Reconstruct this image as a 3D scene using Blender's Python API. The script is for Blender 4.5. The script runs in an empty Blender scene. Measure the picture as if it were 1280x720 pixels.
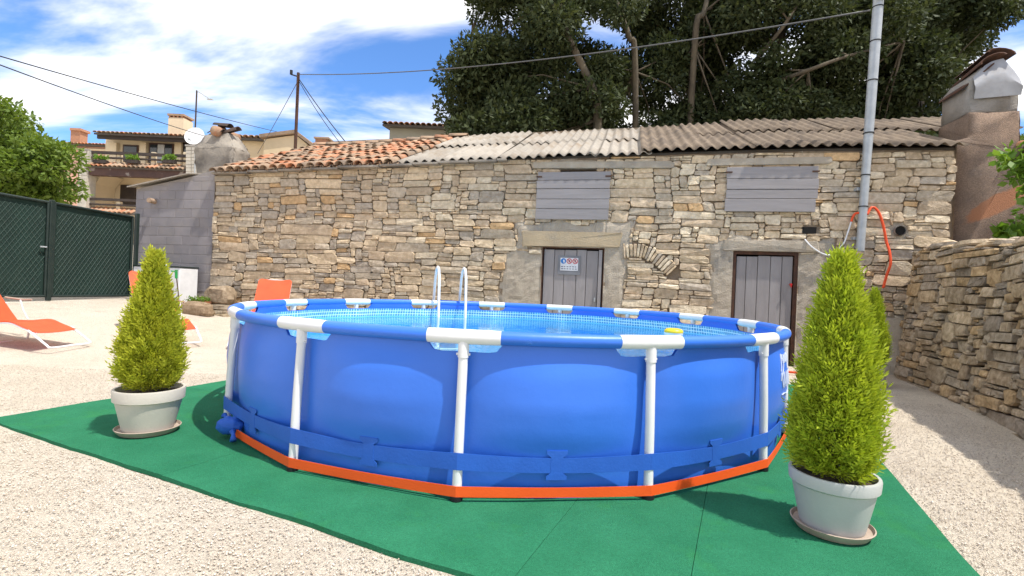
import bpy, math, random
import numpy as np
from mathutils import Vector, Matrix, noise as mnoise

R = random.Random(7)
NP = np.random.default_rng(11)
sc = bpy.context.scene
C = sc.collection

# ------------------------------------------------------------------ camera
F_PX, ROLL, PITCH, CAM_H = 623.0, 0.042, -0.0007, 1.0446
cam_d = bpy.data.cameras.new('camera'); cam = bpy.data.objects.new('camera', cam_d); C.objects.link(cam)
cam_d.sensor_width = 36.0; cam_d.lens = F_PX / 1280 * 36.0; cam_d.clip_end = 3000; cam_d.clip_start = 0.05
FW = Vector((0, math.cos(PITCH), math.sin(PITCH))); R0 = Vector((1, 0, 0)); U0 = Vector((0, -math.sin(PITCH), math.cos(PITCH)))
RT = R0 * math.cos(ROLL) + U0 * math.sin(ROLL); UP = U0 * math.cos(ROLL) - R0 * math.sin(ROLL)
cm = Matrix((RT, UP, -FW)).transposed().to_4x4(); cm.translation = Vector((0, 0, CAM_H))
cam.matrix_world = cm
sc.camera = cam

def ray(px, py): return FW + RT * ((px - 640) / F_PX) + UP * ((360 - py) / F_PX)
def at(px, py, Y):
    d = ray(px, py); return Vector((0, 0, CAM_H)) + d * (Y / d.y)

# ------------------------------------------------------------------ light
SUN_AZ = Vector((0.86, -0.51, 0)).normalized(); SUN_EL = math.radians(63)
sun_dir = SUN_AZ * math.cos(SUN_EL) + Vector((0, 0, math.sin(SUN_EL)))
sl = bpy.data.lights.new('sun', 'SUN'); sl.energy = 2.45; sl.angle = math.radians(0.8); sl.color = (1.0, 0.955, 0.88)
so = bpy.data.objects.new('sun', sl); C.objects.link(so)
so.rotation_euler = (-sun_dir).to_track_quat('-Z', 'Y').to_euler(); so.location = (10, -8, 20)

w = bpy.data.worlds.new('World'); sc.world = w; w.use_nodes = True
nt = w.node_tree; nt.nodes.clear()
def N(t, typ, **kw):
    n = t.nodes.new(typ)
    for k, v in kw.items(): setattr(n, k, v)
    return n
def setin(n, **kw):
    for k, v in kw.items(): n.inputs[k.replace('_', ' ')].default_value = v
sky = N(nt, 'ShaderNodeTexSky', sky_type='NISHITA', sun_disc=False)
sky.sun_elevation = SUN_EL; sky.sun_rotation = math.atan2(SUN_AZ.x, SUN_AZ.y)
sky.altitude = 100; sky.air_density = 1.0; sky.dust_density = 0.4; sky.ozone_density = 2.5
tc = N(nt, 'ShaderNodeTexCoord'); sep = N(nt, 'ShaderNodeSeparateXYZ'); nt.links.new(tc.outputs['Generated'], sep.inputs[0])
mz = N(nt, 'ShaderNodeMath', operation='ADD'); nt.links.new(sep.outputs[2], mz.inputs[0]); mz.inputs[1].default_value = 0.14
mz2 = N(nt, 'ShaderNodeMath', operation='MAXIMUM'); nt.links.new(mz.outputs[0], mz2.inputs[0]); mz2.inputs[1].default_value = 0.06
dx = N(nt, 'ShaderNodeMath', operation='DIVIDE'); nt.links.new(sep.outputs[0], dx.inputs[0]); nt.links.new(mz2.outputs[0], dx.inputs[1])
dy = N(nt, 'ShaderNodeMath', operation='DIVIDE'); nt.links.new(sep.outputs[1], dy.inputs[0]); nt.links.new(mz2.outputs[0], dy.inputs[1])
cmb = N(nt, 'ShaderNodeCombineXYZ'); nt.links.new(dx.outputs[0], cmb.inputs[0]); nt.links.new(dy.outputs[0], cmb.inputs[1])
mp = N(nt, 'ShaderNodeMapping'); nt.links.new(cmb.outputs[0], mp.inputs[0])
mp.inputs['Rotation'].default_value = (0, 0, math.radians(-38)); mp.inputs['Scale'].default_value = (0.62, 1.5, 1); mp.inputs['Location'].default_value = (3.1, 1.9, 0)
n1 = N(nt, 'ShaderNodeTexNoise'); setin(n1, Scale=0.9, Detail=7.0, Roughness=0.56, Distortion=0.5); nt.links.new(mp.outputs[0], n1.inputs['Vector'])
n2 = N(nt, 'ShaderNodeTexNoise'); setin(n2, Scale=0.28, Detail=2.0, Roughness=0.5); nt.links.new(mp.outputs[0], n2.inputs['Vector'])
ad = N(nt, 'ShaderNodeMath', operation='ADD'); nt.links.new(n1.outputs[0], ad.inputs[0]); nt.links.new(n2.outputs[0], ad.inputs[1])
mr = N(nt, 'ShaderNodeMapRange', interpolation_type='SMOOTHSTEP'); nt.links.new(ad.outputs[0], mr.inputs[0])
setin(mr, From_Min=0.82, From_Max=1.03, To_Min=0.0, To_Max=0.97)
tint = N(nt, 'ShaderNodeMix', data_type='RGBA', blend_type='MULTIPLY'); tint.inputs[0].default_value = 1.0
nt.links.new(sky.outputs[0], tint.inputs[6]); tint.inputs[7].default_value = (0.52, 0.74, 1.0, 1)
mx = N(nt, 'ShaderNodeMix', data_type='RGBA'); nt.links.new(mr.outputs[0], mx.inputs[0]); nt.links.new(tint.outputs[2], mx.inputs[6]); mx.inputs[7].default_value = (6.6, 6.45, 6.25, 1)
bg = N(nt, 'ShaderNodeBackground'); bg.inputs[1].default_value = 0.10; nt.links.new(mx.outputs[2], bg.inputs[0])
wo = N(nt, 'ShaderNodeOutputWorld'); nt.links.new(bg.outputs[0], wo.inputs[0])
sc.view_settings.view_transform = 'Standard'; sc.view_settings.look = 'None'; sc.view_settings.gamma = 1.0
sc.view_settings.exposure = 1.30; sc.view_settings.use_curve_mapping = False

# ------------------------------------------------------------------ materials
MATS = {}
def mat(name, c1, c2=None, scale=6.0, rough=0.75, bump=0.0, bscale=None, detail=6.0, spec=0.35, attr=False, rnd=0.0,
        metal=0.0, stain=None, stain_scale=0.7, stain_rng=(0.5, 0.68), contrast=(0.35, 0.65), voro=0.0, vscale=60.0, trans=None, island=None, stretch=(1, 1, 1), bdist=0.02, speck=None):
    if name in MATS: return MATS[name]
    m = bpy.data.materials.new(name); m.use_nodes = True; t = m.node_tree; L = t.links.new
    b = t.nodes['Principled BSDF']; b.inputs['Roughness'].default_value = rough; b.inputs['Metallic'].default_value = metal
    b.inputs['Specular IOR Level'].default_value = spec
    g = N(t, 'ShaderNodeNewGeometry'); pos = g.outputs['Position']
    if stretch != (1, 1, 1):
        mm = N(t, 'ShaderNodeMapping'); mm.inputs['Scale'].default_value = stretch; L(pos, mm.inputs[0]); pos = mm.outputs[0]
    def mix(fac, a, c, bt='MIX'):
        x = N(t, 'ShaderNodeMix', data_type='RGBA', blend_type=bt)
        for s, v in ((x.inputs[0], fac), (x.inputs[6], a), (x.inputs[7], c)):
            if hasattr(v, 'links'): L(v, s)
            elif isinstance(v, (int, float)): s.default_value = v
            else: s.default_value = (*v, 1)
        return x.outputs[2]
    def rng(v, a, c, lo=0.0, hi=1.0):
        x = N(t, 'ShaderNodeMapRange'); L(v, x.inputs[0]); setin(x, From_Min=a, From_Max=c, To_Min=lo, To_Max=hi); return x.outputs[0]
    nz = N(t, 'ShaderNodeTexNoise'); setin(nz, Scale=scale, Detail=detail, Roughness=0.6); L(pos, nz.inputs['Vector'])
    c2 = c2 or tuple(x * 0.8 for x in c1)
    if island:
        col = mix(g.outputs['Random Per Island'], c1, c2)
        col = mix(rng(nz.outputs[0], 0.3, 0.7), col, mix(0.5, col, island), 'MIX')
    else:
        col = mix(rng(nz.outputs[0], *contrast), c1, c2)
    if attr:
        a = N(t, 'ShaderNodeAttribute', attribute_name='Col'); col = mix(1.0, col, a.outputs[0], 'MULTIPLY')
    if voro:
        v = N(t, 'ShaderNodeTexVoronoi'); setin(v, Scale=vscale); L(pos, v.inputs['Vector'])
        sx = N(t, 'ShaderNodeSeparateColor'); L(v.outputs['Color'], sx.inputs[0])
        hs = N(t, 'ShaderNodeHueSaturation'); L(col, hs.inputs['Color']); L(rng(sx.outputs[0], 0, 1, 1 - voro, 1 + voro), hs.inputs['Value']); col = hs.outputs[0]
    if speck:
        sn = N(t, 'ShaderNodeTexNoise'); setin(sn, Scale=speck[0], Detail=2.0, Roughness=0.6); L(pos, sn.inputs['Vector']); col = mix(rng(sn.outputs[0], speck[1], speck[2]), speck[3], col)
    if rnd:
        oi = N(t, 'ShaderNodeObjectInfo'); hs = N(t, 'ShaderNodeHueSaturation'); L(col, hs.inputs['Color'])
        L(rng(oi.outputs['Random'], 0, 1, 1 - rnd, 1 + rnd), hs.inputs['Value']); col = hs.outputs[0]
    if stain:
        ns = N(t, 'ShaderNodeTexNoise'); setin(ns, Scale=stain_scale, Detail=8.0, Roughness=0.65); L(pos, ns.inputs['Vector'])
        col = mix(rng(ns.outputs[0], stain_rng[0], stain_rng[1], 0, 0.8), col, stain)
    L(col, b.inputs['Base Color'])
    if bump:
        bn = N(t, 'ShaderNodeTexNoise'); setin(bn, Scale=bscale or scale * 4, Detail=8.0, Roughness=0.65); L(pos, bn.inputs['Vector'])
        h = bn.outputs[0]
        if voro:
            ma = N(t, 'ShaderNodeMath', operation='SUBTRACT'); L(h, ma.inputs[0]); L(v.outputs['Distance'], ma.inputs[1]); h = ma.outputs[0]
        bp = N(t, 'ShaderNodeBump'); bp.inputs['Strength'].default_value = bump; bp.inputs['Distance'].default_value = bdist
        L(h, bp.inputs['Height']); L(bp.outputs[0], b.inputs['Normal'])
    if trans:
        out = t.nodes['Material Output']; tr = N(t, 'ShaderNodeBsdfTranslucent'); L(mix(1.0, col, (1.25, 1.25, 0.7), 'MULTIPLY'), tr.inputs[0])
        ms = N(t, 'ShaderNodeMixShader'); ms.inputs[0].default_value = trans; L(b.outputs[0], ms.inputs[1]); L(tr.outputs[0], ms.inputs[2]); L(ms.outputs[0], out.inputs[0])
    MATS[name] = m; return m

M_GRAVEL = mat('gravel', (0.71, 0.625, 0.505), (0.63, 0.545, 0.43), 1.3, 0.95, 0.9, 300, voro=0.22, vscale=150, spec=0.15, speck=(130, 0.27, 0.36, (0.20, 0.145, 0.10)), stain=(0.45, 0.37, 0.28), stain_scale=2.2, stain_rng=(0.55, 0.8), bdist=0.012)
M_PEBBLE = mat('pebble', (0.76, 0.69, 0.59), (0.40, 0.32, 0.24), 3, 0.9, island=(0.5, 0.43, 0.34), spec=0.2)
M_STONE = mat('limestone', (1.06, 1.05, 1.03), (0.60, 0.56, 0.50), 15, 0.92, 1.0, 40, contrast=(0.30, 0.72), attr=True, stain=(0.23, 0.195, 0.155), stain_scale=1.15, stain_rng=(0.57, 0.82), spec=0.15)
M_DRY = mat('dry_limestone', (1.05, 1.02, 0.98), (0.58, 0.53, 0.46), 14, 0.92, 1.0, 36, attr=True, stain=(0.20, 0.175, 0.145), stain_scale=1.9, stain_rng=(0.57, 0.80), spec=0.12)
M_MORTAR = mat('mortar', (0.29, 0.22, 0.15), (0.20, 0.15, 0.105), 4, 0.95, 1.0, 40, stain=(0.46, 0.395, 0.305), stain_scale=1.4, stain_rng=(0.5, 0.60), spec=0.1)
M_RENDER = mat('cement_render', (0.46, 0.40, 0.315), (0.37, 0.315, 0.245), 5, 0.95, 1.0, 45, stain=(0.26, 0.24, 0.21), stain_scale=2.0, spec=0.1)
M_EARTH = mat('soil', (0.13, 0.09, 0.06), (0.08, 0.06, 0.04), 8, 0.98, 1.0, 40)
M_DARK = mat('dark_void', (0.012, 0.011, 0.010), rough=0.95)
M_WOODG = mat('grey_painted_wood', (0.30, 0.278, 0.272), (0.25, 0.23, 0.225), 3, 0.7, 0.35, 30, rnd=0.07, stretch=(3, 3, 0.5), stain=(0.20, 0.18, 0.17), stain_scale=2.5, stain_rng=(0.58, 0.8))
M_WOODH = mat('grey_painted_shutter', (0.30, 0.278, 0.275), (0.25, 0.232, 0.23), 3, 0.7, 0.35, 30, rnd=0.07, stretch=(0.5, 0.5, 6), stain=(0.20, 0.185, 0.18), stain_scale=2.5, stain_rng=(0.58, 0.8))
M_RUST = mat('rusty_iron', (0.055, 0.030, 0.022), (0.10, 0.045, 0.025), 12, 0.85, 0.5, 60)
M_LINTEL = mat('stone_lintel', (0.43, 0.34, 0.22), (0.35, 0.275, 0.175), 3, 0.9, 0.6, 40, stain=(0.30, 0.26, 0.20), stain_scale=2.2)
M_TERRA = mat('terracotta', (0.52, 0.19, 0.085), (0.40, 0.20, 0.115), 4.5, 0.88, 0.6, 50, rnd=0.22, stain=(0.36, 0.27, 0.18), stain_scale=2.6, stain_rng=(0.44, 0.60))
M_TERRA2 = mat('old_terracotta', (0.40, 0.27, 0.17), (0.28, 0.20, 0.14), 4.5, 0.9, 0.6, 50, rnd=0.25, stain=(0.15, 0.125, 0.10), stain_scale=2.6, stain_rng=(0.5, 0.66))
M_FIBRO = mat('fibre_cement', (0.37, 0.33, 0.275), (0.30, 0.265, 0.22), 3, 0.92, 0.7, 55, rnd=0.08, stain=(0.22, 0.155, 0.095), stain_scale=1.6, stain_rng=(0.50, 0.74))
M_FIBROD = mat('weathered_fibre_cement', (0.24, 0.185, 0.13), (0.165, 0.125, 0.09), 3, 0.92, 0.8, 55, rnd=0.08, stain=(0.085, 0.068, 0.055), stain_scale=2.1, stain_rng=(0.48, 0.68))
M_BLOCK = mat('grey_block', (0.255, 0.235, 0.24), (0.215, 0.20, 0.205), 3, 0.92, 0.6, 60, rnd=0.07, stain=(0.28, 0.25, 0.225), stain_scale=1.3)
M_BLOCKM = mat('block_joint', (0.235, 0.215, 0.205), (0.30, 0.27, 0.245), 5, 0.95, 0.8, 60)
M_ROUGHC = mat('rough_render', (0.34, 0.30, 0.245), (0.22, 0.195, 0.165), 2.4, 0.95, 1.0, 26, stain=(0.105, 0.095, 0.085), stain_scale=1.6, stain_rng=(0.5, 0.66))
M_BROWNC = mat('brown_roughcast', (0.29, 0.205, 0.145), (0.21, 0.148, 0.108), 3.0, 0.95, 0.8, 60, stain=(0.15, 0.12, 0.10), stain_scale=1.1, voro=0.22, vscale=100, bdist=0.01)
M_REDM = mat('red_clay_smear', (0.36, 0.155, 0.075), (0.27, 0.125, 0.07), 4, 0.95, 0.9, 40)
M_GREYC = mat('grey_cement', (0.34, 0.315, 0.28), (0.26, 0.24, 0.215), 3, 0.93, 0.8, 40, stain=(0.20, 0.18, 0.16), stain_scale=2)
M_ZINC = mat('zinc_sheet', (0.33, 0.33, 0.335), (0.25, 0.25, 0.255), 4, 0.55, 0.1, 8, metal=0.2, spec=0.5, stain=(0.27, 0.25, 0.23), stain_scale=3.4)
M_STEEL = mat('galvanised_steel', (0.40, 0.42, 0.43), (0.33, 0.35, 0.36), 9, 0.5, 0.1, 40, metal=0.35, spec=0.5)
M_WHITE = mat('white_plastic', (0.72, 0.72, 0.71), (0.66, 0.66, 0.655), 5, 0.38, 0.05, 60, spec=0.5, stain=(0.55, 0.53, 0.50), stain_scale=7, stain_rng=(0.62, 0.85))
M_WHITEM = mat('white_enamel', (0.74, 0.74, 0.74), (0.66, 0.66, 0.66), 5, 0.35, spec=0.5)
M_BLUE = mat('blue_liner', (0.036, 0.165, 0.66), (0.032, 0.15, 0.61), 1.6, 0.42, 0.10, 7, spec=0.45, bdist=0.03)
M_BAND = mat('blue_webbing', (0.022, 0.115, 0.50), (0.02, 0.10, 0.44), 5, 0.55, 0.12, 60, spec=0.35)
M_ORANGE = mat('orange_webbing', (0.85, 0.105, 0.012), (0.78, 0.09, 0.01), 6, 0.55, 0.15, 150)
M_SLING = mat('orange_sling', (0.80, 0.115, 0.035), (0.70, 0.095, 0.03), 5, 0.6, 0.15, 250, trans=0.22)
M_CARPET = mat('green_carpet', (0.032, 0.200, 0.098), (0.024, 0.168, 0.080), 3.5, 0.97, 0.8, 320, rnd=0.06, stain=(0.035, 0.215, 0.06), stain_scale=1.8, stain_rng=(0.56, 0.74), spec=0.1, voro=0.16, vscale=230, bdist=0.006)
M_POT = mat('beige_pot', (0.56, 0.515, 0.435), (0.50, 0.46, 0.39), 4, 0.55, 0.1, 80, spec=0.4, stain=(0.36, 0.32, 0.27), stain_scale=6, stain_rng=(0.6, 0.8))
M_POT2 = mat('pale_grey_pot', (0.45, 0.455, 0.43), (0.40, 0.405, 0.38), 4, 0.55, 0.1, 80, spec=0.4, stain=(0.36, 0.33, 0.28), stain_scale=7, stain_rng=(0.62, 0.8))
M_SAUCER = mat('dusty_saucer', (0.40, 0.32, 0.25), (0.33, 0.25, 0.19), 7, 0.75, 0.2, 50)
M_CYP = mat('golden_cypress', (0.44, 0.46, 0.035), (0.24, 0.30, 0.02), 7, 0.7, island=(0.54, 0.52, 0.06), spec=0.2, trans=0.28)
M_CYP2 = mat('golden_cypress_green', (0.41, 0.49, 0.03), (0.22, 0.32, 0.022), 7, 0.7, island=(0.52, 0.55, 0.055), spec=0.2, trans=0.28)
M_BARK = mat('bark', (0.15, 0.122, 0.082), (0.085, 0.07, 0.05), 7, 0.95, 0.9, 25, stretch=(1, 1, 0.3))
M_TWIG = mat('dry_twig', (0.14, 0.10, 0.07), (0.08, 0.06, 0.045), 9, 0.95)
M_LEAFD = mat('dark_leaf', (0.030, 0.045, 0.018), (0.088, 0.102, 0.040), 0.6, 0.6, island=(0.05, 0.068, 0.026), spec=0.22, trans=0.22)
M_LEAFC = mat('chestnut_leaf', (0.075, 0.135, 0.016), (0.18, 0.25, 0.035), 0.9, 0.55, island=(0.13, 0.19, 0.025), spec=0.35, trans=0.35)
M_LEAFV = mat('vine_leaf', (0.10, 0.21, 0.02), (0.17, 0.27, 0.035), 2, 0.5, island=(0.14, 0.24, 0.03), spec=0.4, trans=0.35)
M_SCREEN = mat('green_screen_cloth', (0.010, 0.030, 0.022), (0.007, 0.021, 0.016), 2.5, 0.85, 0.3, 90, stretch=(1, 1, 0.4), stain=(0.018, 0.035, 0.026), stain_scale=2)
M_WIRE = mat('green_wire', (0.06, 0.10, 0.08), (0.035, 0.06, 0.05), 8, 0.5, spec=0.5)
M_GFRAME = mat('dark_green_frame', (0.010, 0.020, 0.017), (0.016, 0.027, 0.022), 6, 0.5)
M_CABLE = mat('black_cable', (0.012, 0.012, 0.013), rough=0.6)
M_ALU = mat('twisted_aluminium_cable', (0.10, 0.10, 0.10), rough=0.6)
M_COND = mat('orange_conduit', (0.80, 0.085, 0.02), (0.70, 0.08, 0.02), 9, 0.45)
M_RED = mat('red_plastic', (0.6, 0.02, 0.02), rough=0.4)
M_YEL = mat('yellow_plastic', (0.80, 0.58, 0.02), rough=0.35, spec=0.5)
M_CREAMW = mat('cream_wall', (0.66, 0.545, 0.375), (0.58, 0.475, 0.33), 0.6, 0.9, 0.2, 12)
M_PINKW = mat('pink_wall', (0.62, 0.36, 0.27), (0.56, 0.33, 0.25), 0.6, 0.9, 0.2, 12)
M_OCHREW = mat('ochre_wall', (0.64, 0.50, 0.32), (0.55, 0.43, 0.27), 0.7, 0.9, 0.2, 12)
M_GREYW = mat('grey_green_wall', (0.36, 0.34, 0.27), (0.31, 0.29, 0.235), 0.8, 0.9, 0.2, 12)
M_BROWN = mat('brown_timber', (0.060, 0.032, 0.026), (0.085, 0.045, 0.034), 2, 0.7, stain=(0.26, 0.22, 0.19), stain_scale=1.2, stain_rng=(0.60, 0.66))
M_DKWOOD = mat('dark_timber', (0.035, 0.026, 0.022), (0.05, 0.037, 0.03), 3, 0.7)
M_GLASS = mat('window_glass', (0.03, 0.035, 0.04), rough=0.08, spec=0.6)
M_CURTAIN = mat('net_curtain', (0.42, 0.42, 0.41), rough=0.9)
M_BRICK = mat('brick', (0.45, 0.22, 0.12), (0.35, 0.19, 0.12), 8, 0.9, 0.4, 40)
M_PALEST = mat('pale_stone', (0.50, 0.46, 0.385), (0.38, 0.35, 0.30), 2.2, 0.9, 0.8, 12)
M_ASPH = mat('roof_felt', (0.10, 0.085, 0.07), rough=0.95)
M_SIGNW = mat('sign_white', (0.75, 0.76, 0.78), rough=0.4); M_SIGNG = mat('sign_grey', (0.20, 0.205, 0.22), rough=0.5)
M_SIGNB = mat('sign_blue', (0.02, 0.19, 0.55), rough=0.4); M_SIGNR = mat('sign_red', (0.55, 0.03, 0.05), rough=0.4)
M_INK = mat('sign_ink', (0.10, 0.11, 0.15), rough=0.5); M_SIGNP = mat('sign_pale', (0.68, 0.60, 0.56), rough=0.5)
M_LOGO = mat('logo_white', (0.55, 0.62, 0.78), rough=0.5)
M_GREEN = mat('green_plastic', (0.02, 0.28, 0.06), rough=0.4)

# ------------------------------------------------------------------ helpers
def tag(o, label=None, cat=None, group=None, kind=None):
    if label: o['label'] = label
    if cat: o['category'] = cat
    if group: o['group'] = group
    if kind: o['kind'] = kind
    return o
def empty(name, loc=(0, 0, 0), rz=0.0, **kw):
    o = bpy.data.objects.new(name, None); C.objects.link(o); o.location = loc; o.rotation_euler = (0, 0, rz); o.empty_display_size = 0.1
    return tag(o, **kw)
def link(name, me, m, parent=None, smooth=False, **kw):
    o = bpy.data.objects.new(name, me); C.objects.link(o)
    if m and not me.materials: me.materials.append(m)
    if smooth: me.shade_smooth()
    if parent: o.parent = parent
    return tag(o, **kw)
def fast_mesh(name, V, Q, col=None):
    me = bpy.data.meshes.new(name); V = np.asarray(V, np.float32); Q = np.asarray(Q, np.int32); k = Q.shape[1]
    me.vertices.add(len(V)); me.vertices.foreach_set('co', V.ravel()); me.loops.add(Q.size); me.loops.foreach_set('vertex_index', Q.ravel())
    me.polygons.add(len(Q)); me.polygons.foreach_set('loop_start', np.arange(0, Q.size, k, dtype=np.int32)); me.update(calc_edges=True); me.validate()
    return me
class MB:
    def __init__(s): s.v = []; s.f = []; s.c = []
    def add(s, vs, fs, col=None):
        o = len(s.v); s.v += [tuple(v) for v in vs]; s.f += [tuple(i + o for i in f) for f in fs]
        if col is not None: s.c += [col] * len(vs)
        return s
    def hexa(s, p):   # 8 corners: bottom 4 ccw, top 4 ccw
        return s.add(p, [(3, 2, 1, 0), (4, 5, 6, 7), (0, 1, 5, 4), (1, 2, 6, 5), (2, 3, 7, 6), (3, 0, 4, 7)])
    def box(s, a, b, bev=0.0):
        (x0, y0, z0), (x1, y1, z1) = a, b
        if bev <= 0: return s.hexa([(x0, y0, z0), (x1, y0, z0), (x1, y1, z0), (x0, y1, z0), (x0, y0, z1), (x1, y0, z1), (x1, y1, z1), (x0, y1, z1)])
        e = bev
        def ring(z, i): return [(x0 + e, y0 + i, z), (x1 - e, y0 + i, z), (x1 - i, y0 + e, z), (x1 - i, y1 - e, z), (x1 - e, y1 - i, z), (x0 + e, y1 - i, z), (x0 + i, y1 - e, z), (x0 + i, y0 + e, z)]
        rs = [ring(z0, e), ring(z0 + e, 0), ring(z1 - e, 0), ring(z1, e)]; vs = sum(rs, []); fs = [tuple(range(7, -1, -1)), tuple(range(24, 32))]
        for k in range(3):
            for i in range(8): j = (i + 1) % 8; fs.append((k * 8 + i, k * 8 + j, k * 8 + 8 + j, k * 8 + 8 + i))
        return s.add(vs, fs)
    def tube(s, path, r, n=8, closed=False, caps=True):
        P = [Vector(p) for p in path]; m = len(P); rr = r if isinstance(r, (list, tuple)) else [r] * m
        def tan(i):
            if closed: return (P[(i + 1) % m] - P[(i - 1) % m]).normalized()
            return (P[min(i + 1, m - 1)] - P[max(i - 1, 0)]).normalized()
        t0 = tan(0); u = t0.cross(Vector((0, 0, 1)))
        if u.length < 1e-3: u = t0.cross(Vector((1, 0, 0)))
        u.normalize(); vs = []
        for i in range(m):
            t = tan(i); u = (u - t * u.dot(t)).normalized(); wv = t.cross(u)
            for k in range(n):
                a = 2 * math.pi * k / n; vs.append(P[i] + (u * math.cos(a) + wv * math.sin(a)) * rr[i])
        fs = []
        for i in range(m if closed else m - 1):
            i2 = (i + 1) % m
            for k in range(n): k2 = (k + 1) % n; fs.append((i * n + k, i * n + k2, i2 * n + k2, i2 * n + k))
        if caps and not closed: fs += [tuple(range(n - 1, -1, -1)), tuple((m - 1) * n + k for k in range(n))]
        return s.add(vs, fs)
    def lathe(s, prof, n=32, c=(0, 0, 0)):
        vs = []; fs = []
        for r, z in prof:
            for k in range(n): a = 2 * math.pi * k / n; vs.append((c[0] + r * math.cos(a), c[1] + r * math.sin(a), c[2] + z))
        for i in range(len(prof) - 1):
            for k in range(n): k2 = (k + 1) % n; fs.append((i * n + k, i * n + k2, (i + 1) * n + k2, (i + 1) * n + k))
        return s.add(vs, fs)
    def prism(s, poly, y0, y1):  # polygon in xz, extruded along y
        n = len(poly); vs = [(x, y0, z) for x, z in poly] + [(x, y1, z) for x, z in poly]
        fs = [tuple(range(n)), tuple(range(2 * n - 1, n - 1, -1))] + [(i, i + n, (i + 1) % n + n, (i + 1) % n) for i in range(n)]
        return s.add(vs, fs)
    def mesh(s, name):
        me = bpy.data.meshes.new(name); me.from_pydata(s.v, [], s.f); me.update()
        if s.c and len(s.c) == len(s.v):
            a = me.color_attributes.new('Col', 'FLOAT_COLOR', 'POINT'); a.data.foreach_set('color', np.array([(*c, 1.0) for c in s.c], np.float32).ravel())
        return me
    def build(s, name, m, parent=None, smooth=False, angle=None, **kw):
        me = s.mesh(name)
        if angle is not None:
            import bmesh
            bm = bmesh.new(); bm.from_mesh(me); bmesh.ops.recalc_face_normals(bm, faces=bm.faces)
            for f in bm.faces: f.smooth = True
            for e in bm.edges: e.smooth = e.calc_face_angle(0.0) < angle
            bm.to_mesh(me); bm.free()
        return link(name, me, m, parent, smooth, **kw)
def sm(a, b, x): t = min(1, max(0, (x - a) / (b - a))); return t * t * (3 - 2 * t)
def lerp(a, b, t): return a + (b - a) * t
def interp(x, pts):
    if x <= pts[0][0]: return pts[0][1]
    for (a, p), (b, q) in zip(pts, pts[1:]):
        if x <= b: return lerp(p, q, (x - a) / (b - a))
    return pts[-1][1]
def nz3(x, y, z=0.0): return mnoise.noise(Vector((x, y, z)))

def roughen(o, cuts, amp, freq, seed=0.0):
    import bmesh
    bm = bmesh.new(); bm.from_mesh(o.data); bmesh.ops.triangulate(bm, faces=bm.faces)
    for _ in range(8):
        es = [e for e in bm.edges if e.calc_length() > cuts]
        if not es: break
        bmesh.ops.subdivide_edges(bm, edges=es, cuts=1)
    bmesh.ops.remove_doubles(bm, verts=bm.verts, dist=1e-4); bmesh.ops.recalc_face_normals(bm, faces=bm.faces); bm.normal_update()
    for v in bm.verts:
        c = v.co * freq; v.co += v.normal * amp * (mnoise.noise(c + Vector((seed, 0, 0))) + 0.5 * mnoise.noise(c * 2.7 + Vector((0, seed, 0))) + 0.3 * mnoise.noise(c * 6.1))
    for f in bm.faces: f.smooth = True
    bm.to_mesh(o.data); bm.free(); return o

# ------------------------------------------------------------------ ground
def ground_z(x, y):
    t = (-x - 4.2) * 0.12 + (y - 6.0) * 0.11
    g = 0.5 * sm(0, 1, t) * sm(1.0, -2.5, x)
    if y > 12.5: g += 0.13 * (min(y, 60) - 12.5)
    return g
xs = sorted(set([round(v, 3) for v in list(np.arange(-14, 14.01, 0.25)) + [-400, -200, -100, -60, -40, -30, -24, -20, -17, 17, 20, 24, 30, 40, 60, 100, 200, 400]]))
ys = sorted(set([round(v, 3) for v in list(np.arange(-4, 14.01, 0.25)) + [-200, -100, -50, -25, -12, -7, 16, 19, 23, 28, 34, 42, 52, 65, 90, 140, 250, 500]]))
V = []
for y in ys:
    for x in xs:
        near = abs(x) < 14 and y < 13
        V.append((x, y, ground_z(x, y) + (0.012 * nz3(x * 1.3, y * 1.3) if near else 0) - (0.012 if near else 0)))
nx = len(xs)
Q = [(j * nx + i, j * nx + i + 1, (j + 1) * nx + i + 1, (j + 1) * nx + i) for j in range(len(ys) - 1) for i in range(nx - 1)]
link('ground', fast_mesh('ground', V, Q), M_GRAVEL, smooth=True, kind='structure')

# carpet frame: n across, w along
CN = Vector((0.908, -0.419, 0)); CW = Vector((0.419, 0.908, 0))
def cp(n, wv, z=0.0): p = CN * n + CW * wv; return (p.x, p.y, z)
def in_carpet(x, y):
    n = x * CN.x + y * CN.y; wv = x * CW.x + y * CW.y
    return -4.62 < n < 0.88 and 1.56 < wv < 6.97
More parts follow.
